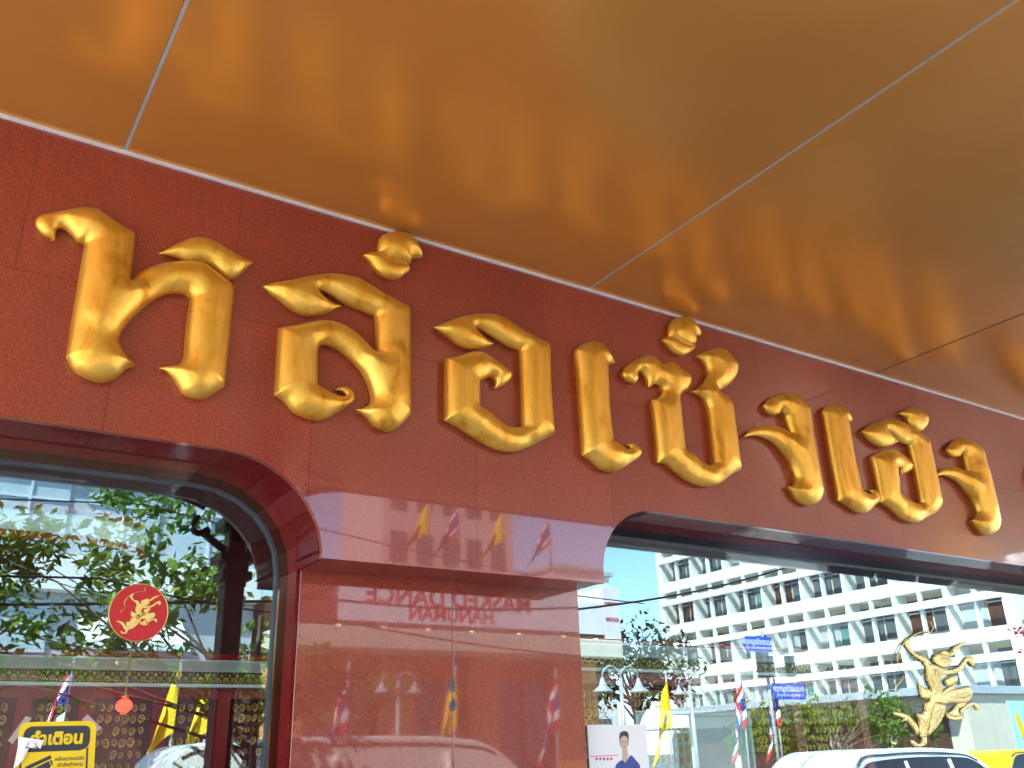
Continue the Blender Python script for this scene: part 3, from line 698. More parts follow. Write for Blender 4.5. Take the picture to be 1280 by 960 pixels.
for q in range(5): stud(618 + q * 9, 300 + q * 10, .0055, .018)
for q in range(4): stud(285 + q * 6, 478 + q * 22, .0042, .013)
for q in range(5): stud(330 + q * 14, 600 + (q % 2) * 10, .004, .020)
orn.build('jewelled_ornament', M['gold_foil'], archer)['kind'] = 'stuff'

dcx, dcz = to_wall(173.5, 765.5, GY - .004); dr = 0.108
disc = thing('round_emblem', 'round red emblem with gold rim and small gold archer in the left window', 'emblem', (dcx, GY - 0.0042, dcz))
MB().prism_xz([(dr * math.cos(a * math.pi / 32), dr * math.sin(a * math.pi / 32)) for a in range(64)], 0, 0.003).build('disc', M['disc_red'], disc)
MB().torus((0, -0.001, 0), dr, 0.0018, n=64, k=5).build('rim', M['gold_foil'], disc)
ds = 0.225
allq = np.array([archer_xy(p) for v in ARCH.values() for p in v]); acx, acz = (allq.max(0) + allq.min(0)) / 2
em = MB()
for k, pts in list(ARCH.items()) + [('c', CROWN)]:
    q = spline([(archer_xy(p)[0], archer_xy(p)[1]) + tuple(p[2:]) for p in pts], 0.012)
    em.prism_xz([((u - acx) * ds * .68, (v - acz - .03) * ds) for u, v in q], -0.003 - .0004 * len(k), -0.0002)
em.tube([((archer_xy(p)[0] - acx) * ds * .68, -0.002, (archer_xy(p)[1] - acz - .03) * ds) for p in BOW], .0016, 5)
em.build('archer_figure', M['gold_foil'], disc)

# the warning sticker, with a peeled corner and strips of clear tape
def dpt(zx, zy): return to_wall(10 + zx * 120 / 1280, 890 + zy * 120 / 1280, GY - 0.004)
s0 = dpt(650, 700)
st = thing('warning_sticker', 'yellow and black warning sticker with a peeling corner taped to the left window', 'sticker', (s0[0], GY - 0.0006, s0[1]))
def loc(zx, zy): q = dpt(zx, zy); return (q[0] - s0[0], q[1] - s0[1])
def plate(name, pts, y0, y1, m, step=0.01):
    q = spline([loc(*p[:2]) + tuple(p[2:]) for p in pts], step)
    return MB().prism_xz([tuple(v) for v in q], y0, y1).build(name, m, st)
plate('tape', [(0,380,1),(240,50,1),(320,80,1),(60,430,1)], -0.0012, -0.0008, M['tape'])
plate('tape', [(985,105,1),(1060,30,1),(1250,210,1),(1165,285,1)], -0.0012, -0.0008, M['tape'])
plate('sticker_sheet', [(60,1500,1),(140,330,1),(150,230),(190,160),(260,135,1),(1080,118,1),(1150,140),(1178,200,1),(1110,1500,1)], -0.0022, -0.0012, M['decal_yellow'])
plate('black_panel', [(200,330,1),(235,240),(310,192,1),(1020,180,1),(1080,195),(1100,245,1),(1082,420),(1040,480),(960,510,1),(190,540,1)], -0.0030, -0.0022, M['decal_black'])
plate('black_border', [(1046,480,1),(1072,470,1),(1028,1500,1),(1000,1500,1)], -0.0030, -0.0022, M['decal_black'])
plate('black_border', [(140,760,1),(180,640,1),(160,1500,1),(110,1500,1)], -0.0030, -0.0022, M['decal_black'])
plate('camera_symbol', [(220,735,1),(565,575,1),(582,618,1),(300,752,1),(250,760,1)], -0.0030, -0.0022, M['decal_black'])
plate('camera_symbol', [(320,765,1),(545,650,1),(575,720,1),(520,790,1),(330,800,1)], -0.0030, -0.0022, M['decal_black'])
plate('camera_symbol', [(555,648,1),(580,640,1),(602,690,1),(588,712,1)], -0.0030, -0.0022, M['decal_black'])
# peeled corner: a curled white flap standing off the glass
pf = MB(); fl = []
for r, (p, q, dy0, dy1) in enumerate((((140, 330), (470, 380), .004, .022), ((128, 470), (415, 495), .010, .030), ((112, 540), (310, 420), .012, .026), ((95, 640), (262, 500), .010, .020), ((72, 760), (200, 640), .006, .012))):
    a, b = loc(*p), loc(*q); row = []
    for k in range(5):
        f = k / 4; row.append(pf.bm.verts.new((a[0] + (b[0] - a[0]) * f, -(dy0 + (dy1 - dy0) * f + .004 * math.sin(f * math.pi)), a[1] + (b[1] - a[1]) * f)))
    fl.append(row)
for r0, r1 in zip(fl, fl[1:]):
    for k in range(4): pf._f([r0[k], r0[k + 1], r1[k + 1], r1[k]], True)
pf.build('peeled_flap', M['white_card'], st)
xd = Vector((loc(1000, 410)[0] - loc(480, 430)[0], 0, loc(1000, 410)[1] - loc(480, 430)[1])).normalized(); ud = Vector((-xd.z, 0, xd.x))
def fit_text(name, body, p, q, m, bold, hfac=1.0):
    """lettering between two surveyed end points"""
    a, b = loc(*p), loc(*q); wd = math.hypot(b[0] - a[0], b[1] - a[1])
    o = text_obj(name, body, 0.05, m, st, ((a[0] + b[0]) / 2, -0.0034, (a[1] + b[1]) / 2), xd, ud, 0.0006, 'CENTER', bold)
    xs_ = [Vector((v.co.x, 0, v.co.z)).dot(xd) for v in o.data.vertices]; cur = max(xs_) - min(xs_)
    k = wd / cur; c = Vector(((a[0] + b[0]) / 2, 0, (a[1] + b[1]) / 2))
    us = [(Vector((v.co.x, 0, v.co.z)) - c).dot(ud) for v in o.data.vertices]; mu = (max(us) + min(us)) / 2; mxs = (max(xs_) + min(xs_)) / 2 - c.dot(xd)
    for v in o.data.vertices:
        d = Vector((v.co.x, 0, v.co.z)) - c; sx_, su = d.dot(xd) - mxs, d.dot(ud) - mu
        n = c + xd * sx_ * k + ud * su * k * hfac; v.co.x, v.co.z = n.x, n.z
    return o
fit_text('lettering', 'คำเตือน', (295, 348), (1000, 330), M['decal_yellow'], 0.0022)
fit_text('lettering', 'กล้องวงจรปิด', (628, 620), (1012, 610), M['decal_black'], 0.0004)
fit_text('lettering', 'กำลังทำงาน', (660, 702), (995, 690), M['decal_black'], 0.0004)

# ------------------------------------------------------------------ inside the shop
shop = thing('shop_interior', 'dark red interior shell of the gold shop seen through the windows', 'shop room', (0, 0, 0))
MB().box(-4.4, 13.6, 0.60, 6.2, -0.02, 0.004).build('floor', M['shop_floor'], shop)
MB().box(-4.4, 13.6, 0.62, 6.2, 3.45, 3.55).build('ceiling', M['shop_wall'], shop)
MB().box(-4.4, 13.6, 4.6, 4.7, 0.005, 3.449).build('rear_wall', M['shop_wall'], shop)
MB().box(-4.5, -4.41, 0.3, 6.2, 0.0, 3.9).build('side_wall', M['shop_wall'], shop)
MB().box(13.61, 13.7, 0.0, 6.2, 0.0, 3.9).build('side_wall', M['shop_wall'], shop)
MB().box(-4.4, 13.6, 0.262, 0.60, ZW + 0.032, 3.448).build('front_bulkhead', M['shop_wall'], shop)
MB().box(1.40, 2.77, 0.302, 0.60, 0.005, ZW + .03).build('pillar_back', M['shop_wall'], shop)
lightg = 'added lights inside the shop, out of view'  # lamps added out of view to brighten the interior
LNAME = ('near the left end', 'above the middle of the left room', 'right of the left cabinet', 'just behind the granite pillar', 'behind the middle of the right window', 'far to the right')
for k, (lx, ly) in enumerate(((-2.2, 1.3), (-.4, 2.1), (1.6, 2.1), (3.4, 1.1), (5.2, 1.0), (7.6, 1.0))):
    o = thing('added_light', 'added square unseen ceiling light in the shop, ' + LNAME[k], 'unseen ceiling light', (lx, ly, 3.45), lightg)
    MB().box(-.32, .32, -.32, .32, -0.03, -0.001, .004).build('frame', M['alu'], o); MB().box(-.28, .28, -.28, .28, -0.034, -0.0305).build('diffuser', M['added_light_panel'], o)

necklace_mesh = None
def necklace():
    global necklace_mesh
    if necklace_mesh is None:
        b = MB(); b.torus((0, -0.006, 0), .020, .0040, 1, 1.15, 9, 4); b.torus((0, -0.010, -.004), .010, .0028, 1, 1.2, 7, 4); b.sphere((0, -0.010, -.024), .0062, (1, .7, 1.2), 6, 4)
        o = b.build('gold_necklace', M['jewel']); necklace_mesh = o.data; bpy.data.objects.remove(o)
    return necklace_mesh
def cabinet(label, x0, x1, y, zs, posts, rows, pitch, nsp):
    t = thing('display_cabinet', label, 'display cabinet', (x0, y, 0)); W_ = x1 - x0
    zc, zp, zf, zt, zh, zb = zs
    MB().box(-.06, W_ + .06, -.10, .35, zp, zc, .006).build('red_cap', M['red_paint'], t)
    pm = MB(); pm.prism_yz([(-.085, zp - .001), (-.085, zp - .012), (-.06, zp - .035), (-.035, zf + .02), (-.02, zf + .001), (.3, zf + .001), (.3, zp - .001)], -.05, W_ + .05); pm.build('pale_moulding', M['pale_moulding'], t)
    fr = MB().box(-.02, W_ + .02, 0, .3, zt + .001, zf).build('gilt_frieze', M['gilt_dark'], t)
    cv = MB(); n = int(W_ / .055)
    for k in range(n):
        cx = (k + .5) * W_ / n; h = zf - zt
        cv.torus((cx, -.004, zt + h * .34), .016, .005, 1, 1, 8, 4); cv.sphere((cx, -.006, zt + h * .36), .008, (1, .7, 1), 6, 4)
        cv.sphere((cx + .027, -.004, zt + h * .70), .012, (1, .6, 1.3), 6, 4); cv.sphere((cx, -.004, zt + h * .86), .007, (1.2, .6, .8), 6, 4)
        cv.sphere((cx + .027, -.004, zt + h * .18), .007, (1, .6, 1.2), 6, 4)
    c = cv.build('carving', M['gilt'], fr); c['kind'] = 'stuff'
    pt = MB(); pt.box(-.03, W_ + .03, -.035, .3, zh + .001, zt, .004); pt.build('thin_moulding', M['pale_moulding'], t)
    MB().box(0, W_, 0, .3, zb + .001, zh).build('header', M['red_paint'], t)
    for p in posts: MB().box(p - .045, p + .045, -.012, .28, 0.005, zb).build('post', M['red_paint'], t)
    for a, b in zip(posts, posts[1:]):
        bd = MB().box(a + .0455, b - .0455, .05, .09, 0.9, zb).build('felt_board', M['red_felt'], t)
        MB().box(a + .0455, b - .0455, .0, .25, 0.005, .899).build('base_cupboard', M['brown_dark'], t)
        nx = int((b - a - .11) / nsp)
        for r in range(rows):
            for k in range(nx):
                if random.random() < .10: continue
                o = bpy.data.objects.new('gold_necklace', necklace()); COL.objects.link(o); o.parent = bd
                o.location = (a + .075 + (k + .5) * (b - a - .15) / nx + random.uniform(-.003, .003), .046, zb - .055 - r * pitch + random.uniform(-.004, .004))
                o.rotation_euler = (0, random.uniform(-.45, .45), 0); q_ = random.uniform(.55, 1.1); o.scale = (q_ * random.uniform(.8, 1.1), 1, q_)
cabinet('long red display cabinet with gilt frieze and rows of gold chains behind the left window', -1.4, 3.3, 3.3, (2.325, 2.29, 2.215, 2.135, 2.11, 2.04), [.0, .72, 1.44, 2.16, 2.52, 2.98, 3.40, 3.88, 4.66], 8, .072, .052)
cabinet('red display cabinet with gilt frieze and gold chains behind the right window', 3.10, 6.6, 1.55, (2.31, 2.28, 2.205, 2.13, 2.105, 2.03), [.03, .62, 1.05, 1.5, 2.0, 2.7, 3.47], 7, .062, .048)
# curved ceiling bulkhead with red edging
def bulk(z0, z1, y0, x1, r, m):
    t = [(x1 - r + r * math.cos(a), y0 + r - r * math.sin(a)) for a in [math.pi / 2 * (1 - i / 8) for i in range(9)]]
    poly = [(-3.5, y0)] + t + [(x1, 4.5), (-3.5, 4.5)]
    b = MB(); a_ = [b.bm.verts.new((x, y, z0)) for x, y in poly]; c_ = [b.bm.verts.new((x, y, z1)) for x, y in poly]; n = len(poly)
    b._f(a_[::-1]); b._f(c_)
    for i in range(n): b._f([a_[i], a_[(i + 1) % n], c_[(i + 1) % n], c_[i]])
    return b
bh = thing('ceiling_bulkhead', 'curved pale ceiling bulkhead with red edging inside the left window', 'bulkhead', (0, 0, 0))
bulk(2.93, 3.06, 2.62, 1.32, .55, 0).build('pale_fascia', M['pale_moulding'], bh)
bulk(2.885, 2.929, 2.60, 1.34, .56, 0).build('red_edging', M['red_paint'], bh)
bulk(3.061, 3.10, 2.60, 1.34, .56, 0).build('red_edging', M['red_paint'], bh)
o = thing('red_lantern', 'small glowing red lantern hanging before the left display cabinet', 'lantern', (1.30, 3.05, 1.98))
MB().sphere((0, 0, 0), .05, (1, 1, .85), 14, 10).build('lamp_body', M['red_lamp'], o)
lt = MB(); lt.lathe([(.02, .045), (.024, .05), (.024, .06), (.006, .065), (.003, .5)], 8); lt.lathe([(.02, -.045), (.022, -.055), (.006, -.06), (.003, -.12)], 8); lt.build('gold_cap', M['jewel'], o)
# portrait board and acrylic display panel behind the right window
px0, pz1 = to_wall(734, 906, GY - .012); px1, _ = to_wall(807, 903, GY - .012)
pb = thing('portrait_board', 'white printed board picturing a person in a blue shirt, at the right window', 'advert board', (px0, GY - .0125, 1.0))
bw_, bh_ = px1 - px0, pz1 - 1.0
MB().box(0, bw_, 0, .008, 0, bh_, .001).build('board', M['white_card'], pb)
def pp(zx, zy): q = to_wall(725 + zx * 225 / 1280, 880 + zy * 225 / 1280, GY - .012); return (q[0] - px0, q[1] - 1.0)
def pprint_(name, pts, m, y=-.0012): MB().prism_xz([tuple(v) for v in spline([pp(*p[:2]) + tuple(p[2:]) for p in pts], .006)], y, -.0002).build(name, m, pb)
pprint_('hair_print', [(278,240,1),(285,205),(315,192),(340,205),(346,255,1),(336,300),(290,300)], M['hair_print'])
pprint_('face_print', [(287,245),(312,226),(338,245),(336,290),(318,325),(300,318),(288,290)], M['skin_print'], -.002)
pprint_('neck_print', [(300,310,1),(332,310,1),(345,400,1),(340,420),(300,418,1)], M['skin_print'], -.0016)
for ex in (302, 324): pprint_('eye_print', [(ex - 5, 268), (ex, 264), (ex + 5, 268), (ex, 271)], M['hair_print'], -.0024)
pprint_('mouth_print', [(306, 302), (314, 299), (323, 301), (314, 306)], M['pink_print'], -.0024)
pprint_('shirt_print', [(250,455,1),(258,430),(300,400),(318,420,1),(345,385),(360,365),(395,400),(420,430),(428,470),(432,700,1),(230,700,1)], M['blue_print'], -.0022)
pprint_('slogan_print', [(68,370,1),(270,362,1),(270,367,1),(68,375,1)], M['pink_print'])
for k in range(5): pprint_('slogan_print', [(108 + k * 26, 385, 1), (124 + k * 26, 378, 1), (126 + k * 26, 396, 1), (112 + k * 26, 402, 1)], M['pink_print'])
ac = thing('acrylic_stand', 'pale blue acrylic display stand with rows of gold pieces inside the right window', 'display stand', (3.70, .95, 1.0))
for a, b in ((0, .02), (.93, .95)): MB().box(a, b, -.01, .02, 0, .83, .002).build('edge_rail', M['acrylic'], ac)
MB().box(.021, .929, -.005, .012, .80, .83, .002).build('top_rail', M['acrylic'], ac)
bkp = MB().box(.021, .929, .02, .03, 0, .80).build('back_panel', M['acrylic'], ac)
for r in range(5):
    for k in range(8):
        o = bpy.data.objects.new('gold_necklace', necklace()); COL.objects.link(o); o.parent = bkp; o.location = (.07 + k * .048, .014, .74 - r * .058); o.scale = (.9,) * 3

# ------------------------------------------------------------------ the street facing the shop
post = thing('canopy_post', 'dark red ornate post with scroll brackets holding the canopy edge', 'post', (2.46, -4.10, 0))
sh = MB(); sh.box(-.09, .09, -.09, .09, .45, 3.08, .01); sh.build('shaft', M['pole_dark'], post)
MB().box(-.13, .13, -.13, .13, 0, .45, .02).build('base', M['pole_dark'], post)
cp = MB()
for hw, z0, z1 in ((.10, 3.08, 3.14), (.14, 3.14, 3.22), (.11, 3.22, 3.30), (.17, 3.30, 3.38), (.085, 3.38, 3.60), (.16, 3.60, 3.70), (.11, 3.70, 3.91)): cp.box(-hw, hw, -hw, hw, z0 + .0005, z1, .012)
cp.build('capital', M['pole_dark'], post)
for sgn in (-1, 1):
    b = MB()
    for a0, a1, R0, cx, cz in ((-2.6, 2.2, .13, .36, 3.66),):
        pts = [(sgn * (cx + (R0 - .018 * k) * math.cos(a0 + k * .42)), 0, cz + (R0 - .018 * k * .5) * math.sin(a0 + k * .42)) for k in range(12)]
        b.tube(pts, [.035 - .002 * k for k in range(12)], 7)
    b.tube([(sgn * .10, 0, 3.42), (sgn * .22, 0, 3.50), (sgn * .30, 0, 3.56)], .035, 7)
    b.tube([(sgn * .3, 0, 3.80), (sgn * .5, 0, 3.86), (sgn * .7, 0, 3.88)], [.04, .03, .02], 7)
    b.build('scroll_bracket', M['pole_dark'], post)

def leaf_cloud(name, clumps, size, m, parent, per, flat=0.5):
    """many folded leaves spread through the given clumps (x, y, z, radius)"""
    v, f, var = [], [], []
    for (cx, cy, cz, r) in clumps:
        cvv = random.random() * .4
        for _ in range(per):
            d = Vector((random.gauss(0, 1), random.gauss(0, 1), random.gauss(0, 1) * .75)).normalized() * r * random.random() ** .45
            c = Vector((cx, cy, cz)) + d
            a = Vector((random.gauss(0, 1), random.gauss(0, 1), random.gauss(-.5, .6))).normalized()
            n = Vector((random.gauss(0, .7), random.gauss(0, .7), 1)).normalized(); b = a.cross(n).normalized(); n = b.cross(a)
            L = size * random.choice((.5, .75, 1, 1.15, 1.45)) * random.uniform(.85, 1.15); Wd = L * random.uniform(.40, .58)
            i = len(v)
            v += [tuple(c), tuple(c + a * L * .45 + b * Wd * .5 + n * L * .06), tuple(c + a * L), tuple(c + a * L * .45 - b * Wd * .5 + n * L * .06), tuple(c + a * L * .5 - n * L * .04)]
            f += [(i, i + 1, i + 4), (i + 1, i + 2, i + 4), (i + 2, i + 3, i + 4), (i + 3, i, i + 4)]
            var += [min(1, max(0, cvv + random.random() * .65))] * 5
    me = bpy.data.meshes.new(name); me.from_pydata(v, [], f)
    at = me.attributes.new("leafvar", 'FLOAT', 'POINT'); at.data.foreach_set("value", var)
    return link(name, me, m, parent)
def tree(label, loc, h0, clumps, size, per, mleaf, r0, group=None, nl=99):
    t = thing('street_tree', label, 'tree', loc, group)
    b = MB(); b.tube([(0, 0, 0), (.02, .02, h0 * .5), (-.02, .03, h0), (0, 0, h0 + .5)], [r0, r0 * .8, r0 * .65, r0 * .45], 9); b.build('trunk', M['bark'], t)
    lb = MB()
    for (cx, cy, cz, r) in clumps[:nl]:
        q = random.uniform(.6, 1.0) * h0
        lb.tube([(0, .02, q), (cx * .45 + random.uniform(-.1, .1), cy * .45, q + (cz - q) * .6), (cx, cy, cz)], [r0 * .34, r0 * .18, r0 * .05], 6)
    lb.build('limb', M['bark'], t)
    leaf_cloud('crown', clumps, size, mleaf, t, per)
    return t
cl = []
for k in range(54):
    cl.append((-4.4 + 4.6 * random.random() ** .9, random.uniform(-1.9, -.5), 2.55 + random.random() ** 1.1 * 2.2, random.uniform(.26, .50)))
for k in range(8): cl.append((random.uniform(-.5, .9), random.uniform(-.9, .1), random.uniform(2.1, 3.0), random.uniform(.2, .35)))
tree('leafy street tree on the kerb mirrored in the left window', (3.05, -5.02, 0), 2.5, cl, .13, 105, M['leaf'], .055, nl=12)
cl = [(random.uniform(-4.5, 4.5), random.uniform(-1.3, 1.3), random.uniform(1.3, 3.2), random.uniform(.5, .85)) for _ in range(26)]
tree('broad yellow green tree by the far kerb under the white building', (27.0, -17.5, 0), 1.4, cl, .26, 90, M['leaf_yellow'], .14)
cl = [(random.uniform(-3.4, 3.4), random.uniform(-1.8, 1.8), random.uniform(4.6, 8.0) - abs(random.gauss(0, .6)), random.uniform(.6, 1.2)) for _ in range(24)]
tree('dark evergreen tree beyond the theatre mirrored beside the pillar', (30.0, -31.0, 0), 4.4, cl, .30, 120, M['leaf_far'], .22)
cl = [(random.uniform(-1.3, 1.3), random.uniform(-.8, .8), random.uniform(2.2, 4.1), random.uniform(.35, .6)) for _ in range(9)]
tree('small yellow green tree before the terracotta theatre wall', (9.2, -16.9, 0), 2.0, cl, .2, 70, M['leaf_yellow'], .08)

# theatre across the street
th = thing('theatre_building', 'terracotta theatre with pale marquee and red lettered banner across the street', 'theatre', (9.0, -19.2, 0))
def T(o, x0, x1, y0, y1, z0, z1, name, m, bev=0): return MB().box(x0 - 9.0, x1 - 9.0, y0 + 19.2, y1 + 19.2, z0, z1, bev).build(name, m, o)
T(th, 8.3, 19.2, -27, -20.6, 0, 5.9, 'wall', M['orange_wall'])
for a, b in ((8.3, 9.3), (11.4, 12.6), (14.3, 15.3), (17.3, 19.2)): T(th, a, b, -20.59, -20.1, 0, 4.35, 'pier', M['orange_wall'], .02)
for a, b in ((9.31, 11.39), (12.61, 14.29), (15.31, 17.29)):
    wn = T(th, a, b, -20.59, -20.45, 0.3, 3.75, 'entrance_window', M['window_glass'])
    fr = MB()
    for xx in (a, (a + b) / 2, b - .06): fr.box(xx - 9, xx + .06 - 9, -1.25, -1.18, .3, 3.75)
    fr.box(a - 9, b - 9, -1.26, -1.19, 2.6, 2.66); fr.build('frame', M['brown_dark'], wn)
T(th, 8.2, 19.2, -20.59, -18.7, 4.36, 4.90, 'marquee', M['cream_wall'], .02)
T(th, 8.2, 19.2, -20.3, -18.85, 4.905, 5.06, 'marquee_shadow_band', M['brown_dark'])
bn = T(th, 9.6, 18.6, -18.9, -18.82, 5.065, 6.02, 'banner', M['banner'])
T(th, 8.2, 9.55, -19.2, -18.84, 5.065, 6.1, 'banner_post', M['roof_red'])
fd = T(th, 18.62, 19.25, -20.5, -18.80, 4.95, 6.55, 'corner_sign', M['banner'])
def btext(body, xc, z, wd, par, y):
    o = text_obj('lettering', body, 1.0, M['banner_red'], par, (xc - 9.0, y + 19.2, z), (-1, 0, 0), (0, 0, 1), .01, 'CENTER', 0.02)
    xs_ = [v.co.x for v in o.data.vertices]; k = wd / (max(xs_) - min(xs_)); cx = (max(xs_) + min(xs_)) / 2
    zs_ = [v.co.z for v in o.data.vertices]; cz = (max(zs_) + min(zs_)) / 2
    for v in o.data.vertices: v.co.x = xc - 9.0 + (v.co.x - cx) * k; v.co.z = z + (v.co.z - cz) * k * 1.0
    return o
btext('MASKED DANCE', 13.0, 5.80, 5.3, bn, -18.815)
btext('HANUMAN', 13.0, 5.36, 2.7, bn, -18.815)
btext('HANUMAN', 18.93, 6.05, .55, fd, -18.79); btext('KHON', 18.93, 5.55, .5, fd, -18.79)
for xx in (9.6, 10.9, 12.2, 13.6, 15.2, 16.8, 18.2):
    MB().lathe([(.06, .03), (.07, .0), (.05, -.02)], 10, (xx - 9, .42, 4.90)).build('downlight', M['lamp_on'], th)

tb = thing('far_block', 'tall pinkish apartment block far behind the theatre', 'building', (27, -44, 0))
MB().box(-4.5, 4.5, -6, 0, 0, 19).build('wall', simple('pinkish render', (0.62, 0.44, 0.40), 0.7), tb)
for f in range(5):
    for k in range(5): MB().box(-4 + k * 1.7, -3 + k * 1.7, .001, .08, 3 + f * 3.1, 4.7 + f * 3.1).build('window', M['window_glass'], tb)
# pale office block left of the theatre
ob = thing('office_building', 'pale grey office block with white bands standing left of the theatre', 'office block', (2.0, -20, 0))
MB().box(-12, 5.9, -9, -.3, 0, 15).build('wall', M['grey_wall'], ob)
MB().box(-12, 5.9, -.299, -.1, 0, 4.1).build('awning_shade_slab', M['brown_dark'], ob)  # dark brown slab painted in for the shade under the awnings
for f in range(3):
    z = 5.6 + f * 3.2
    MB().box(-12, 5.95, -.32, .12, z, z + .85, .02).build('band', M['white_wall'], ob)
    for k in range(8):
        xx = -11.6 + k * 2.18
        wq = MB().box(xx, xx + 1.75, -.295, -.22, z + .95, z + 2.9).build('window', M['pale_glass'], ob)
        fm = MB(); fm.box(xx + .84, xx + .9, -.218, -.16, z + .95, z + 2.9); fm.box(xx, xx + 1.75, -.217, -.165, z + 2.2, z + 2.26); fm.build('frame', M['alu'], wq)
MB().prism_yz([(-.098, 5.05), (1.1, 4.35), (1.1, 4.18), (-.098, 4.9)], 1.6, 4.0).build('awning', M['white_wall'], ob)
for k in range(4): MB().box(-11 + k * 3.2, -8.6 + k * 3.2, -.298, -.2, 4.2, 5.4).build('window', M['pale_glass'], ob)

# white building with deep balconies, standing at right angles along the side street
wb = thing('balcony_building', 'white office building with rows of deep balconies along the side street', 'building', (50, -50, 0))
FH = 3.25; NB = 8; BW = 3.35; L = NB * BW
MB().box(1.1, 12, 0, L, 0, 30).build('rear_wall', M['cream_wall'], wb)
MB().box(-.05, 1.1, -.5, -.001, 0, 30).build('end_wall', M['white_wall'], wb); MB().box(-.05, 1.1, L + .001, L + .5, 0, 30).build('end_wall', M['white_wall'], wb)
for f in range(9):
    z = 3.4 + f * FH
    MB().box(0, 1.099, 0, L, z, z + .16).build('floor_slab', M['white_wall'], wb)
    MB().box(-.30, .0, 0, L, z + 2.2, z + 2.62, .01).build('sunshade', M['white_wall'], wb)
    MB().box(.0, .10, 0.002, L - .002, z + .161, z + .75).build('parapet', M['white_wall'], wb)
    for k in range(NB):
        y0 = k * BW
        for a, b in ((.16, 1.60), (1.74, 3.2)):
            hz = random.choice((1.0, .95, .8, .3))
            wq = MB().box(1.04, 1.099, y0 + a, y0 + b, z + hz, z + 2.95).build('window', random.choice((M['window_glass'], M['window_glass'], M['window_glass'], M['teal_glass'], M['brown_dark'], M['grey_wall'])), wb)
            MB().box(1.0, 1.039, y0 + a, y0 + b, z + 2.15, z + 2.22).build('transom', M['alu'], wq)
        if random.random() < .55:
            yy = y0 + random.uniform(.4, 2.2); acu = MB().box(.25, .60, yy, yy + .85, z + .17, z + .80, .02).build('cooling_unit', M['ac_white'], wb)
            MB().tube([(.245, yy + .3, z + .48), (.235, yy + .3, z + .48)], .22, 14).build('fan_grille', M['window_glass'], acu)
for k in range(NB + 1): MB().box(-.12, 1.098, k * BW - .10, k * BW + .10, 0, 29.9).build('fin_wall', M['white_wall'], wb)
for k in range(NB): MB().box(-.06, .22, (k + .5) * BW - .08, (k + .5) * BW + .08, 3.4, 29.8).build('fin_post', M['white_wall'], wb)
MB().box(-4, -.4, 0, L, 3.1, 3.5, .03).build('shop_awning', M['white_wall'], wb)
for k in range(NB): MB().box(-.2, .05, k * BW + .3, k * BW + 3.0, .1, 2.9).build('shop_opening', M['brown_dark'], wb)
# low shop row in front of it and a small block far off
sr = thing('shophouse', 'low shophouse with dark openings below the white balconied building', 'shophouse', (40, -30, 0))
MB().box(0, 8, -8, 9.5, 0, 3.6).build('wall', M['cream_wall'], sr); MB().box(-1.4, 8.2, -8.2, 9.7, 3.601, 3.95, .02).build('roof', M['grey_wall'], sr)
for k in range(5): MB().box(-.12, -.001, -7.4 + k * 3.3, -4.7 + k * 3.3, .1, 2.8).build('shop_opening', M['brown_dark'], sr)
sb = thing('far_block', 'small pale building far beyond the theatre corner', 'building', (36, -46, 0))
MB().box(-3, 2, -4, 4, 0, 12.2).build('wall', M['white_wall'], sb); MB().box(-3.2, 2.2, -4.2, 4.2, 12.201, 12.5, .02).build('roof', M['grey_wall'], sb)
for f in range(3):
    for k in range(3): MB().box(-2.6 + k * 1.5, -1.6 + k * 1.5, 4.001, 4.06, 2 + f * 3.2, 3.6 + f * 3.2).build('window', M['window_glass'], sb)

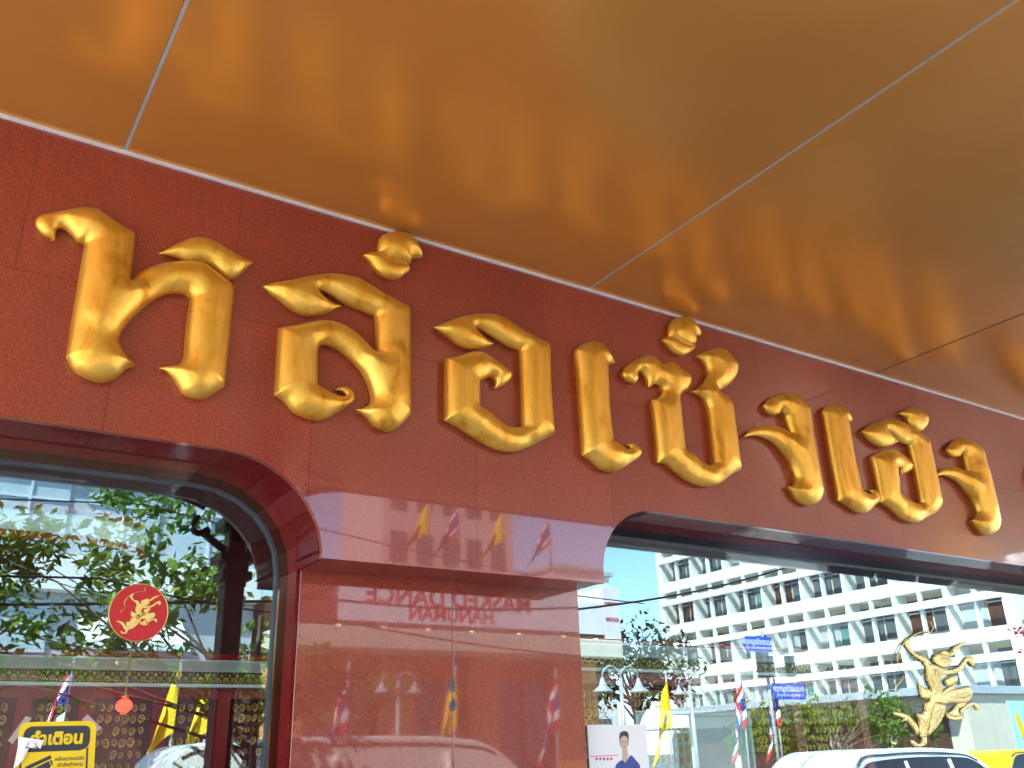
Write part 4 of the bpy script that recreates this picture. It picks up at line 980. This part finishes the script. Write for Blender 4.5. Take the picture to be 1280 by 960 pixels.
# vehicles
def wheel(par, x, y, r=.33, wdt=.22):
    t = MB(); t.tube([(x, y - wdt / 2, r), (x, y + wdt / 2, r)], r, 20); o = t.build('wheel', M['rubber'], par)
    q = MB(); q.tube([(x, y - wdt / 2 - .006, r), (x, y + wdt / 2 + .006, r)], r * .62, 14); q.build('rim', M['chrome'], o)
def vehicle(name, label, cat, loc, prof, glass_prof, wid, m, m2=None, split=None, wheels=(.8, -.8), group=None, pil=()):
    """prof: side outline (x, z); the cabin leans in towards the roof"""
    t = thing(name, label, cat, loc, group)
    zmax = max(p[1] for p in prof); zb = min(p[1] for p in glass_prof)
    def yw(z, d): return (wid / 2) * (1 - (.16 * max(0, (z - zb) / (zmax - zb)) ** 1.4)) + d
    b = MB(); rows = []
    q = spline(prof, .12); n = len(q)
    layers = [(-1, 0.0), (-1, .001), (1, .001), (1, 0.0)]
    a = [b.bm.verts.new((x, -yw(z, 0), z)) for x, z in q]; c = [b.bm.verts.new((x, yw(z, 0), z)) for x, z in q]
    ai = [b.bm.verts.new((x * .985, -yw(z, 0) * .90, z + .03 * (z > .6))) for x, z in q]; ci = [b.bm.verts.new((x * .985, yw(z, 0) * .90, z + .03 * (z > .6))) for x, z in q]
    for i in range(n):
        j = (i + 1) % n
        b._f([a[i], a[j], ai[j], ai[i]], True); b._f([ai[i], ai[j], ci[j], ci[i]], True); b._f([ci[i], ci[j], c[j], c[i]], True)
    b._f(a); b._f(c[::-1])
    body = b.build('body', m, t)
    if m2 is not None:
        body.data.materials.append(m2)
    for s in (-1, 1):
        gq = spline(glass_prof, .15); gb = MB(); vs = [gb.bm.verts.new((x, s * (yw(z, .006)), z)) for x, z in gq]; gb._f(vs if s < 0 else vs[::-1]); o = gb.build('side_window', M['car_glass'], t)
        for p in pil:
            pbm = MB(); pbm.tube([(p, s * yw(zb, .012), zb), (p - .03, s * yw(zmax - .16, .012), zmax - .16)], .035, 6); pbm.build('window_pillar', m, o)
        gut = MB(); top = [v for v in spline(prof, .12) if v[1] > zmax - .16]
        top.sort(key=lambda v: v[0]); gut.tube([(v[0], s * yw(v[1] - .05, .004), v[1] - .05) for v in top], .012, 5); gut.build('rain_gutter', M['gasket'], t)
        for wx in wheels: wheel(t, wx, s * (wid / 2 - .10))
        hl = MB(); hl.sphere((prof[0][0] * .97, s * wid * .36, .78), .11, (.5, 1.3, .7), 10, 6); hl.build('headlight', M['lamp_white'], t)
    if split is not None:
        up = MB().box(split[0], split[1], -wid / 2 - .012, wid / 2 + .012, .30, .72, .02).build('lower_stripe', m2, t)
    return t
VAN = [(2.40, .35, 1), (2.42, .85), (2.25, 1.02), (1.35, 1.86), (.9, 1.95), (0, 1.99), (-1.6, 1.97), (-2.15, 1.90), (-2.33, 1.5), (-2.38, .4, 1)]
VANG = [(1.80, 1.02, 1), (1.45, 1.44), (1.1, 1.50), (-2.0, 1.50, 1), (-2.12, 1.02, 1)]
vehicle('parked_van', 'white van parked at the near kerb, mirrored in the pillar', 'van', (4.75, -6.55, -.15), VAN, VANG, 1.78, M['white_car'], wheels=(1.55, -1.5), pil=(.75, -.6))
SUV = [(2.75, .35, 1), (2.78, .80), (2.5, .98), (1.75, 1.12), (.95, 1.62), (.3, 1.71), (-1.4, 1.73), (-2.1, 1.66), (-2.6, 1.1), (-2.72, .4, 1)]
SUVG = [(1.55, 1.14, 1), (.92, 1.54), (.4, 1.60), (-1.5, 1.60), (-2.05, 1.52), (-2.35, 1.14, 1)]
vehicle('parked_car', 'long white car with dark windows parked below the gold archer reflection', 'car', (15.2, -6.7, -.22), SUV, SUVG, 1.85, M['white_car'], wheels=(1.75, -1.7), pil=(.25, -.95))
SED = [(2.2, .30, 1), (2.25, .62), (2.1, .82), (1.2, .98), (.45, 1.42), (-.2, 1.50), (-.9, 1.46), (-1.55, 1.05), (-2.15, .98), (-2.25, .4, 1)]
SEDG = [(1.0, .99, 1), (.42, 1.34), (-.2, 1.41), (-.85, 1.36), (-1.35, 1.0, 1)]
vehicle('taxi', 'yellow and green taxi driving past on the far lane', 'taxi', (26.8, -11.5, -.15), SED, SEDG, 1.7, M['yellow_car'], M['green_car'], (-2.1, 2.1), wheels=(1.35, -1.35), pil=(-.2,))
vehicle('parked_car', 'silver white saloon waiting beyond the taxi', 'car', (34.5, -9.4, -.15), SED, SEDG, 1.7, M['white_car'], wheels=(1.35, -1.35), pil=(-.2,))

# flags: poles on the far kerb, small ones under the canopy edge
def flag(label, loc, kind, sc, lean, group, h=3.7):
    t = thing('flag_pole', label, 'flag', loc, group)
    top = Vector((lean[0], lean[1], h)); MB().tube([(0, 0, 0), tuple(top)], .018 * max(.5, sc), 6).build('pole', M['lamp_white'] if kind == 'thai' else M['pole_grey'], t)
    d = top.normalized(); b = MB(); nu, nv = 9, 12; gr = []
    for v in range(nv + 1):
        row = []
        for u in range(nu + 1):
            fu, fv = u / nu, v / nv
            base = top - d * (.04 + fv * .9 * sc)
            p = base + Vector((-.46 * sc * fu ** .8 * (.35 + .65 * fv), .07 * sc * math.sin(fu * 8 + fv * 2), -.70 * sc * fu ** 1.15))
            row.append(b.bm.verts.new(p))
        gr.append(row)
    st_ = (0, 0, 1, 1, 2, 2, 2, 2, 3, 3, 4, 4)
    for v in range(nv):
        for u in range(nu):
            b.mi = 0 if kind != 'thai' else (0, 1, 2, 1, 0)[st_[v]]
            b._f([gr[v][u], gr[v][u + 1], gr[v + 1][u + 1], gr[v + 1][u]], True)
    b.build('cloth', M['flag_yellow'] if kind != 'thai' else [M['flag_red'], M['flag_white'], M['flag_blue']], t, recalc=False)
FG = 'flags on poles along the far kerb'
for xx, kd, wh in ((2.95, 'thai', 'red, white and blue flag before the pale office block'), (4.95, 'yellow', 'yellow flag before the pale office block awning'), (5.6, 'yellow', 'yellow flag nearest the theatre from the office side'),
                   (8.5, 'thai', 'red, white and blue flag at the left end of the theatre'), (11.2, 'yellow', 'yellow flag before the theatre entrance'), (14.1, 'thai', 'red, white and blue flag before the middle of the theatre'),
                   (18.0, 'yellow', 'yellow flag beside the double lamp at the theatre corner'), (20.9, 'thai', 'red, white and blue flag left of the street signs'), (22.3, 'thai', 'red, white and blue flag just under the street signs')):
    flag(wh, (xx - .1, -15.55, 0), kd, 1.5, (.12, 0), FG, 3.65)
HG = 'flags hanging from the overhead line at the near kerb'
for xx, kd, wh in ((4.74, 'yellow', 'first yellow flag hanging from the overhead line at the near kerb'), (5.12, 'thai', 'striped flag hanging beside the first yellow flag on the overhead line'), (5.72, 'yellow', 'second yellow flag in the middle of the overhead line'), (6.38, 'thai', 'striped flag at the far end of the overhead flag line')):
    t = thing('kerb_flag', wh, 'flag', (xx, -5.4, -.15), HG)
    MB().tube([(0, 0, 3.82), (0, 0, 4.64)], .011, 6).build('pole', M['lamp_white'], t)
    b = MB(); gr = []
    for v in range(9):
        row = []
        for u in range(7):
            fu, fv = u / 6, v / 8
            row.append(b.bm.verts.new((-.36 * fu * (.35 + .65 * fv), -.012 + .03 * math.sin(fu * 7 + fv), 4.50 - fv * .38 - fu * .34)))
        gr.append(row)
    for v in range(8):
        for u in range(6):
            b.mi = 0 if kd != 'thai' else (0, 1, 2, 2, 2, 2, 1, 0)[v]
            b._f([gr[v][u], gr[v][u + 1], gr[v + 1][u + 1], gr[v + 1][u]], True)
    b.build('cloth', M['flag_yellow'] if kd != 'thai' else [M['flag_red'], M['flag_white'], M['flag_blue']], t, recalc=False)

tag(MB().tube([(-12, -5.4, 4.6), (4, -5.4, 4.475), (8, -5.4, 4.475), (26, -5.4, 4.7)], .006, 6).build('flag_line', M['cable']), 'thin overhead line from which the kerb flags hang', 'line')
# double street lamps, street signs, cables
def lamp(label, loc, sc, h):
    t = thing('street_lamp', label, 'street lamp', loc, 'double street lamps on the far pavement')
    MB().tube([(0, 0, 0), (0, 0, h)], [.07, .05], 10).build('pole', M['pole_grey'], t)
    for s in (-1, 1):
        a = MB(); a.tube([(s * (.42 * sc - .42 * sc * math.cos(k * math.pi / 8)), 0, h + .40 * sc * math.sin(k * math.pi / 8)) for k in range(9)], .028 * sc, 7); a.build('arm', M['lamp_white'], t)
        b = MB(); b.lathe([(.05 * sc, 0), (.08 * sc, -.10 * sc), (.16 * sc, -.30 * sc), (.36 * sc, -.46 * sc), (.37 * sc, -.50 * sc), (.02, -.44 * sc)], 16, (s * .84 * sc, 0, h)); b.build('bell_shade', M['lamp_white'], t)
lamp('double street lamp with white bell shades before the theatre', (9.9, -15.9, 0), .5, 3.3)
lamp('larger double street lamp with bell shades at the theatre corner', (16.1, -15.2, 0), .72, 3.45)
lamp('double street lamp left of the blue street signs', (19.2, -15.9, 0), .5, 3.35)
sg = thing('street_sign', 'pole with two blue street name signs and traffic lights at the corner', 'street sign', (21.9, -15.4, 0))
MB().tube([(0, 0, 0), (0, 0, 4.9)], .05, 8).build('pole', M['pole_grey'], sg)
p1 = MB().prism_xz([(-.98, 4.50), (-.80, 4.72), (.25, 4.72), (.25, 4.28), (-.80, 4.28)], .06, .09).build('name_plate', M['sign_blue'], sg)
p2 = MB().box(.05, 1.45, .06, .09, 2.95, 3.40, .01).build('name_plate', M['sign_blue'], sg)
for par, cx, cz in ((p1, -.3, 4.56), (p2, .75, 3.24)):
    text_obj('lettering', 'ถนนเจริญกรุง', .24, M['white_card'], par, (cx, .094, cz), (-1, 0, 0), (0, 0, 1), .004, 'CENTER', .004)
    text_obj('lettering', 'CHAROEN KRUNG RD', .11, M['white_card'], par, (cx, .094, cz - .18), (-1, 0, 0), (0, 0, 1), .004)
for k, (xx, zz) in enumerate(((-.28, 3.95), (.02, 3.95), (.95, 3.98))):
    hd = MB().box(xx - .13, xx + .13, -.02, .2, zz - .38, zz + .22, .02).build('signal_head', M['rubber'], sg)
    for q in range(3): MB().tube([(xx, .201, zz + .1 - q * .19), (xx, .23, zz + .1 - q * .19)], .075, 12).build('lens', M['window_glass'], hd)
def cable(label, pts, r=.012):
    q = []
    for a, b in zip(pts, pts[1:]):
        for k in range(8):
            f = k / 8; p = Vector(a).lerp(Vector(b), f); p.z -= .12 * math.sin(f * math.pi) * (Vector(b) - Vector(a)).length / 6; q.append(tuple(p))
    q.append(pts[-1]); tag(MB().tube(q, r, 6).build('overhead_cable', M['cable']), label, 'cable', 'overhead cables along the kerb')
cable('thick black overhead cable crossing before the theatre banner', [(-12, -5.9, 3.1), (3.7, -5.6, 3.27), (7.4, -5.6, 3.37), (12.0, -5.6, 4.35), (26, -5.8, 5.4)], .016)
cable('thin black cable strung low past the tree', [(-12, -5.7, 3.6), (1.6, -5.6, 3.36), (3.4, -5.6, 3.12), (9, -5.7, 2.75)], .011)
cable('upper thin cable above the tree crown', [(-14, -6.2, 4.9), (2.4, -6.2, 4.55), (8, -6.2, 5.1)], .009)
cable('second thin cable above the tree crown', [(-14, -6.4, 5.4), (1.4, -6.4, 4.9), (6, -6.4, 5.3)], .008)
cable('third thin cable sagging toward the corner', [(-14, -6.0, 4.0), (2.0, -6.0, 4.25), (9, -6.0, 3.6)], .008)
ad = thing('pavement_banner', 'pale blue standing banner with a yellow stripe near the corner', 'banner', (33.5, -14.6, 0))
MB().box(-.6, .6, -.03, .03, .2, 2.9, .01).build('panel', simple('pale blue print', (.42, .66, .78), .5), ad); MB().prism_xz([(-.35, 2.4), (-.1, 2.5), (.35, .9), (.1, .7)], .031, .04).build('yellow_stripe', M['flag_yellow'], ad)
MB().box(-.65, .65, -.2, .2, 0, .2, .02).build('base', M['pole_grey'], ad)
fb = thing('flower_garland', 'hanging garland of red and white flowers on a thin post at the right', 'garland', (17.7, -5.0, 0))
MB().tube([(0, 0, 0), (0, 0, 4.1)], .03, 8).build('post', M['pole_dark'], fb)
M['petal_red'] = leaf_mat('red petal', (.25, .006, .01), (.55, .015, .02), (.7, .1, .06)); M['petal_white'] = leaf_mat('white petal', (.6, .6, .55), (.8, .8, .78), (.8, .8, .6))
for nm, mm, n in (('red_flower', 'petal_red', 12), ('white_flower', 'petal_white', 8)):
    leaf_cloud(nm, [(random.gauss(0, .16), random.gauss(0, .16), random.uniform(2.8, 3.8), .13) for _ in range(n)], .085, M[mm], fb, 45)
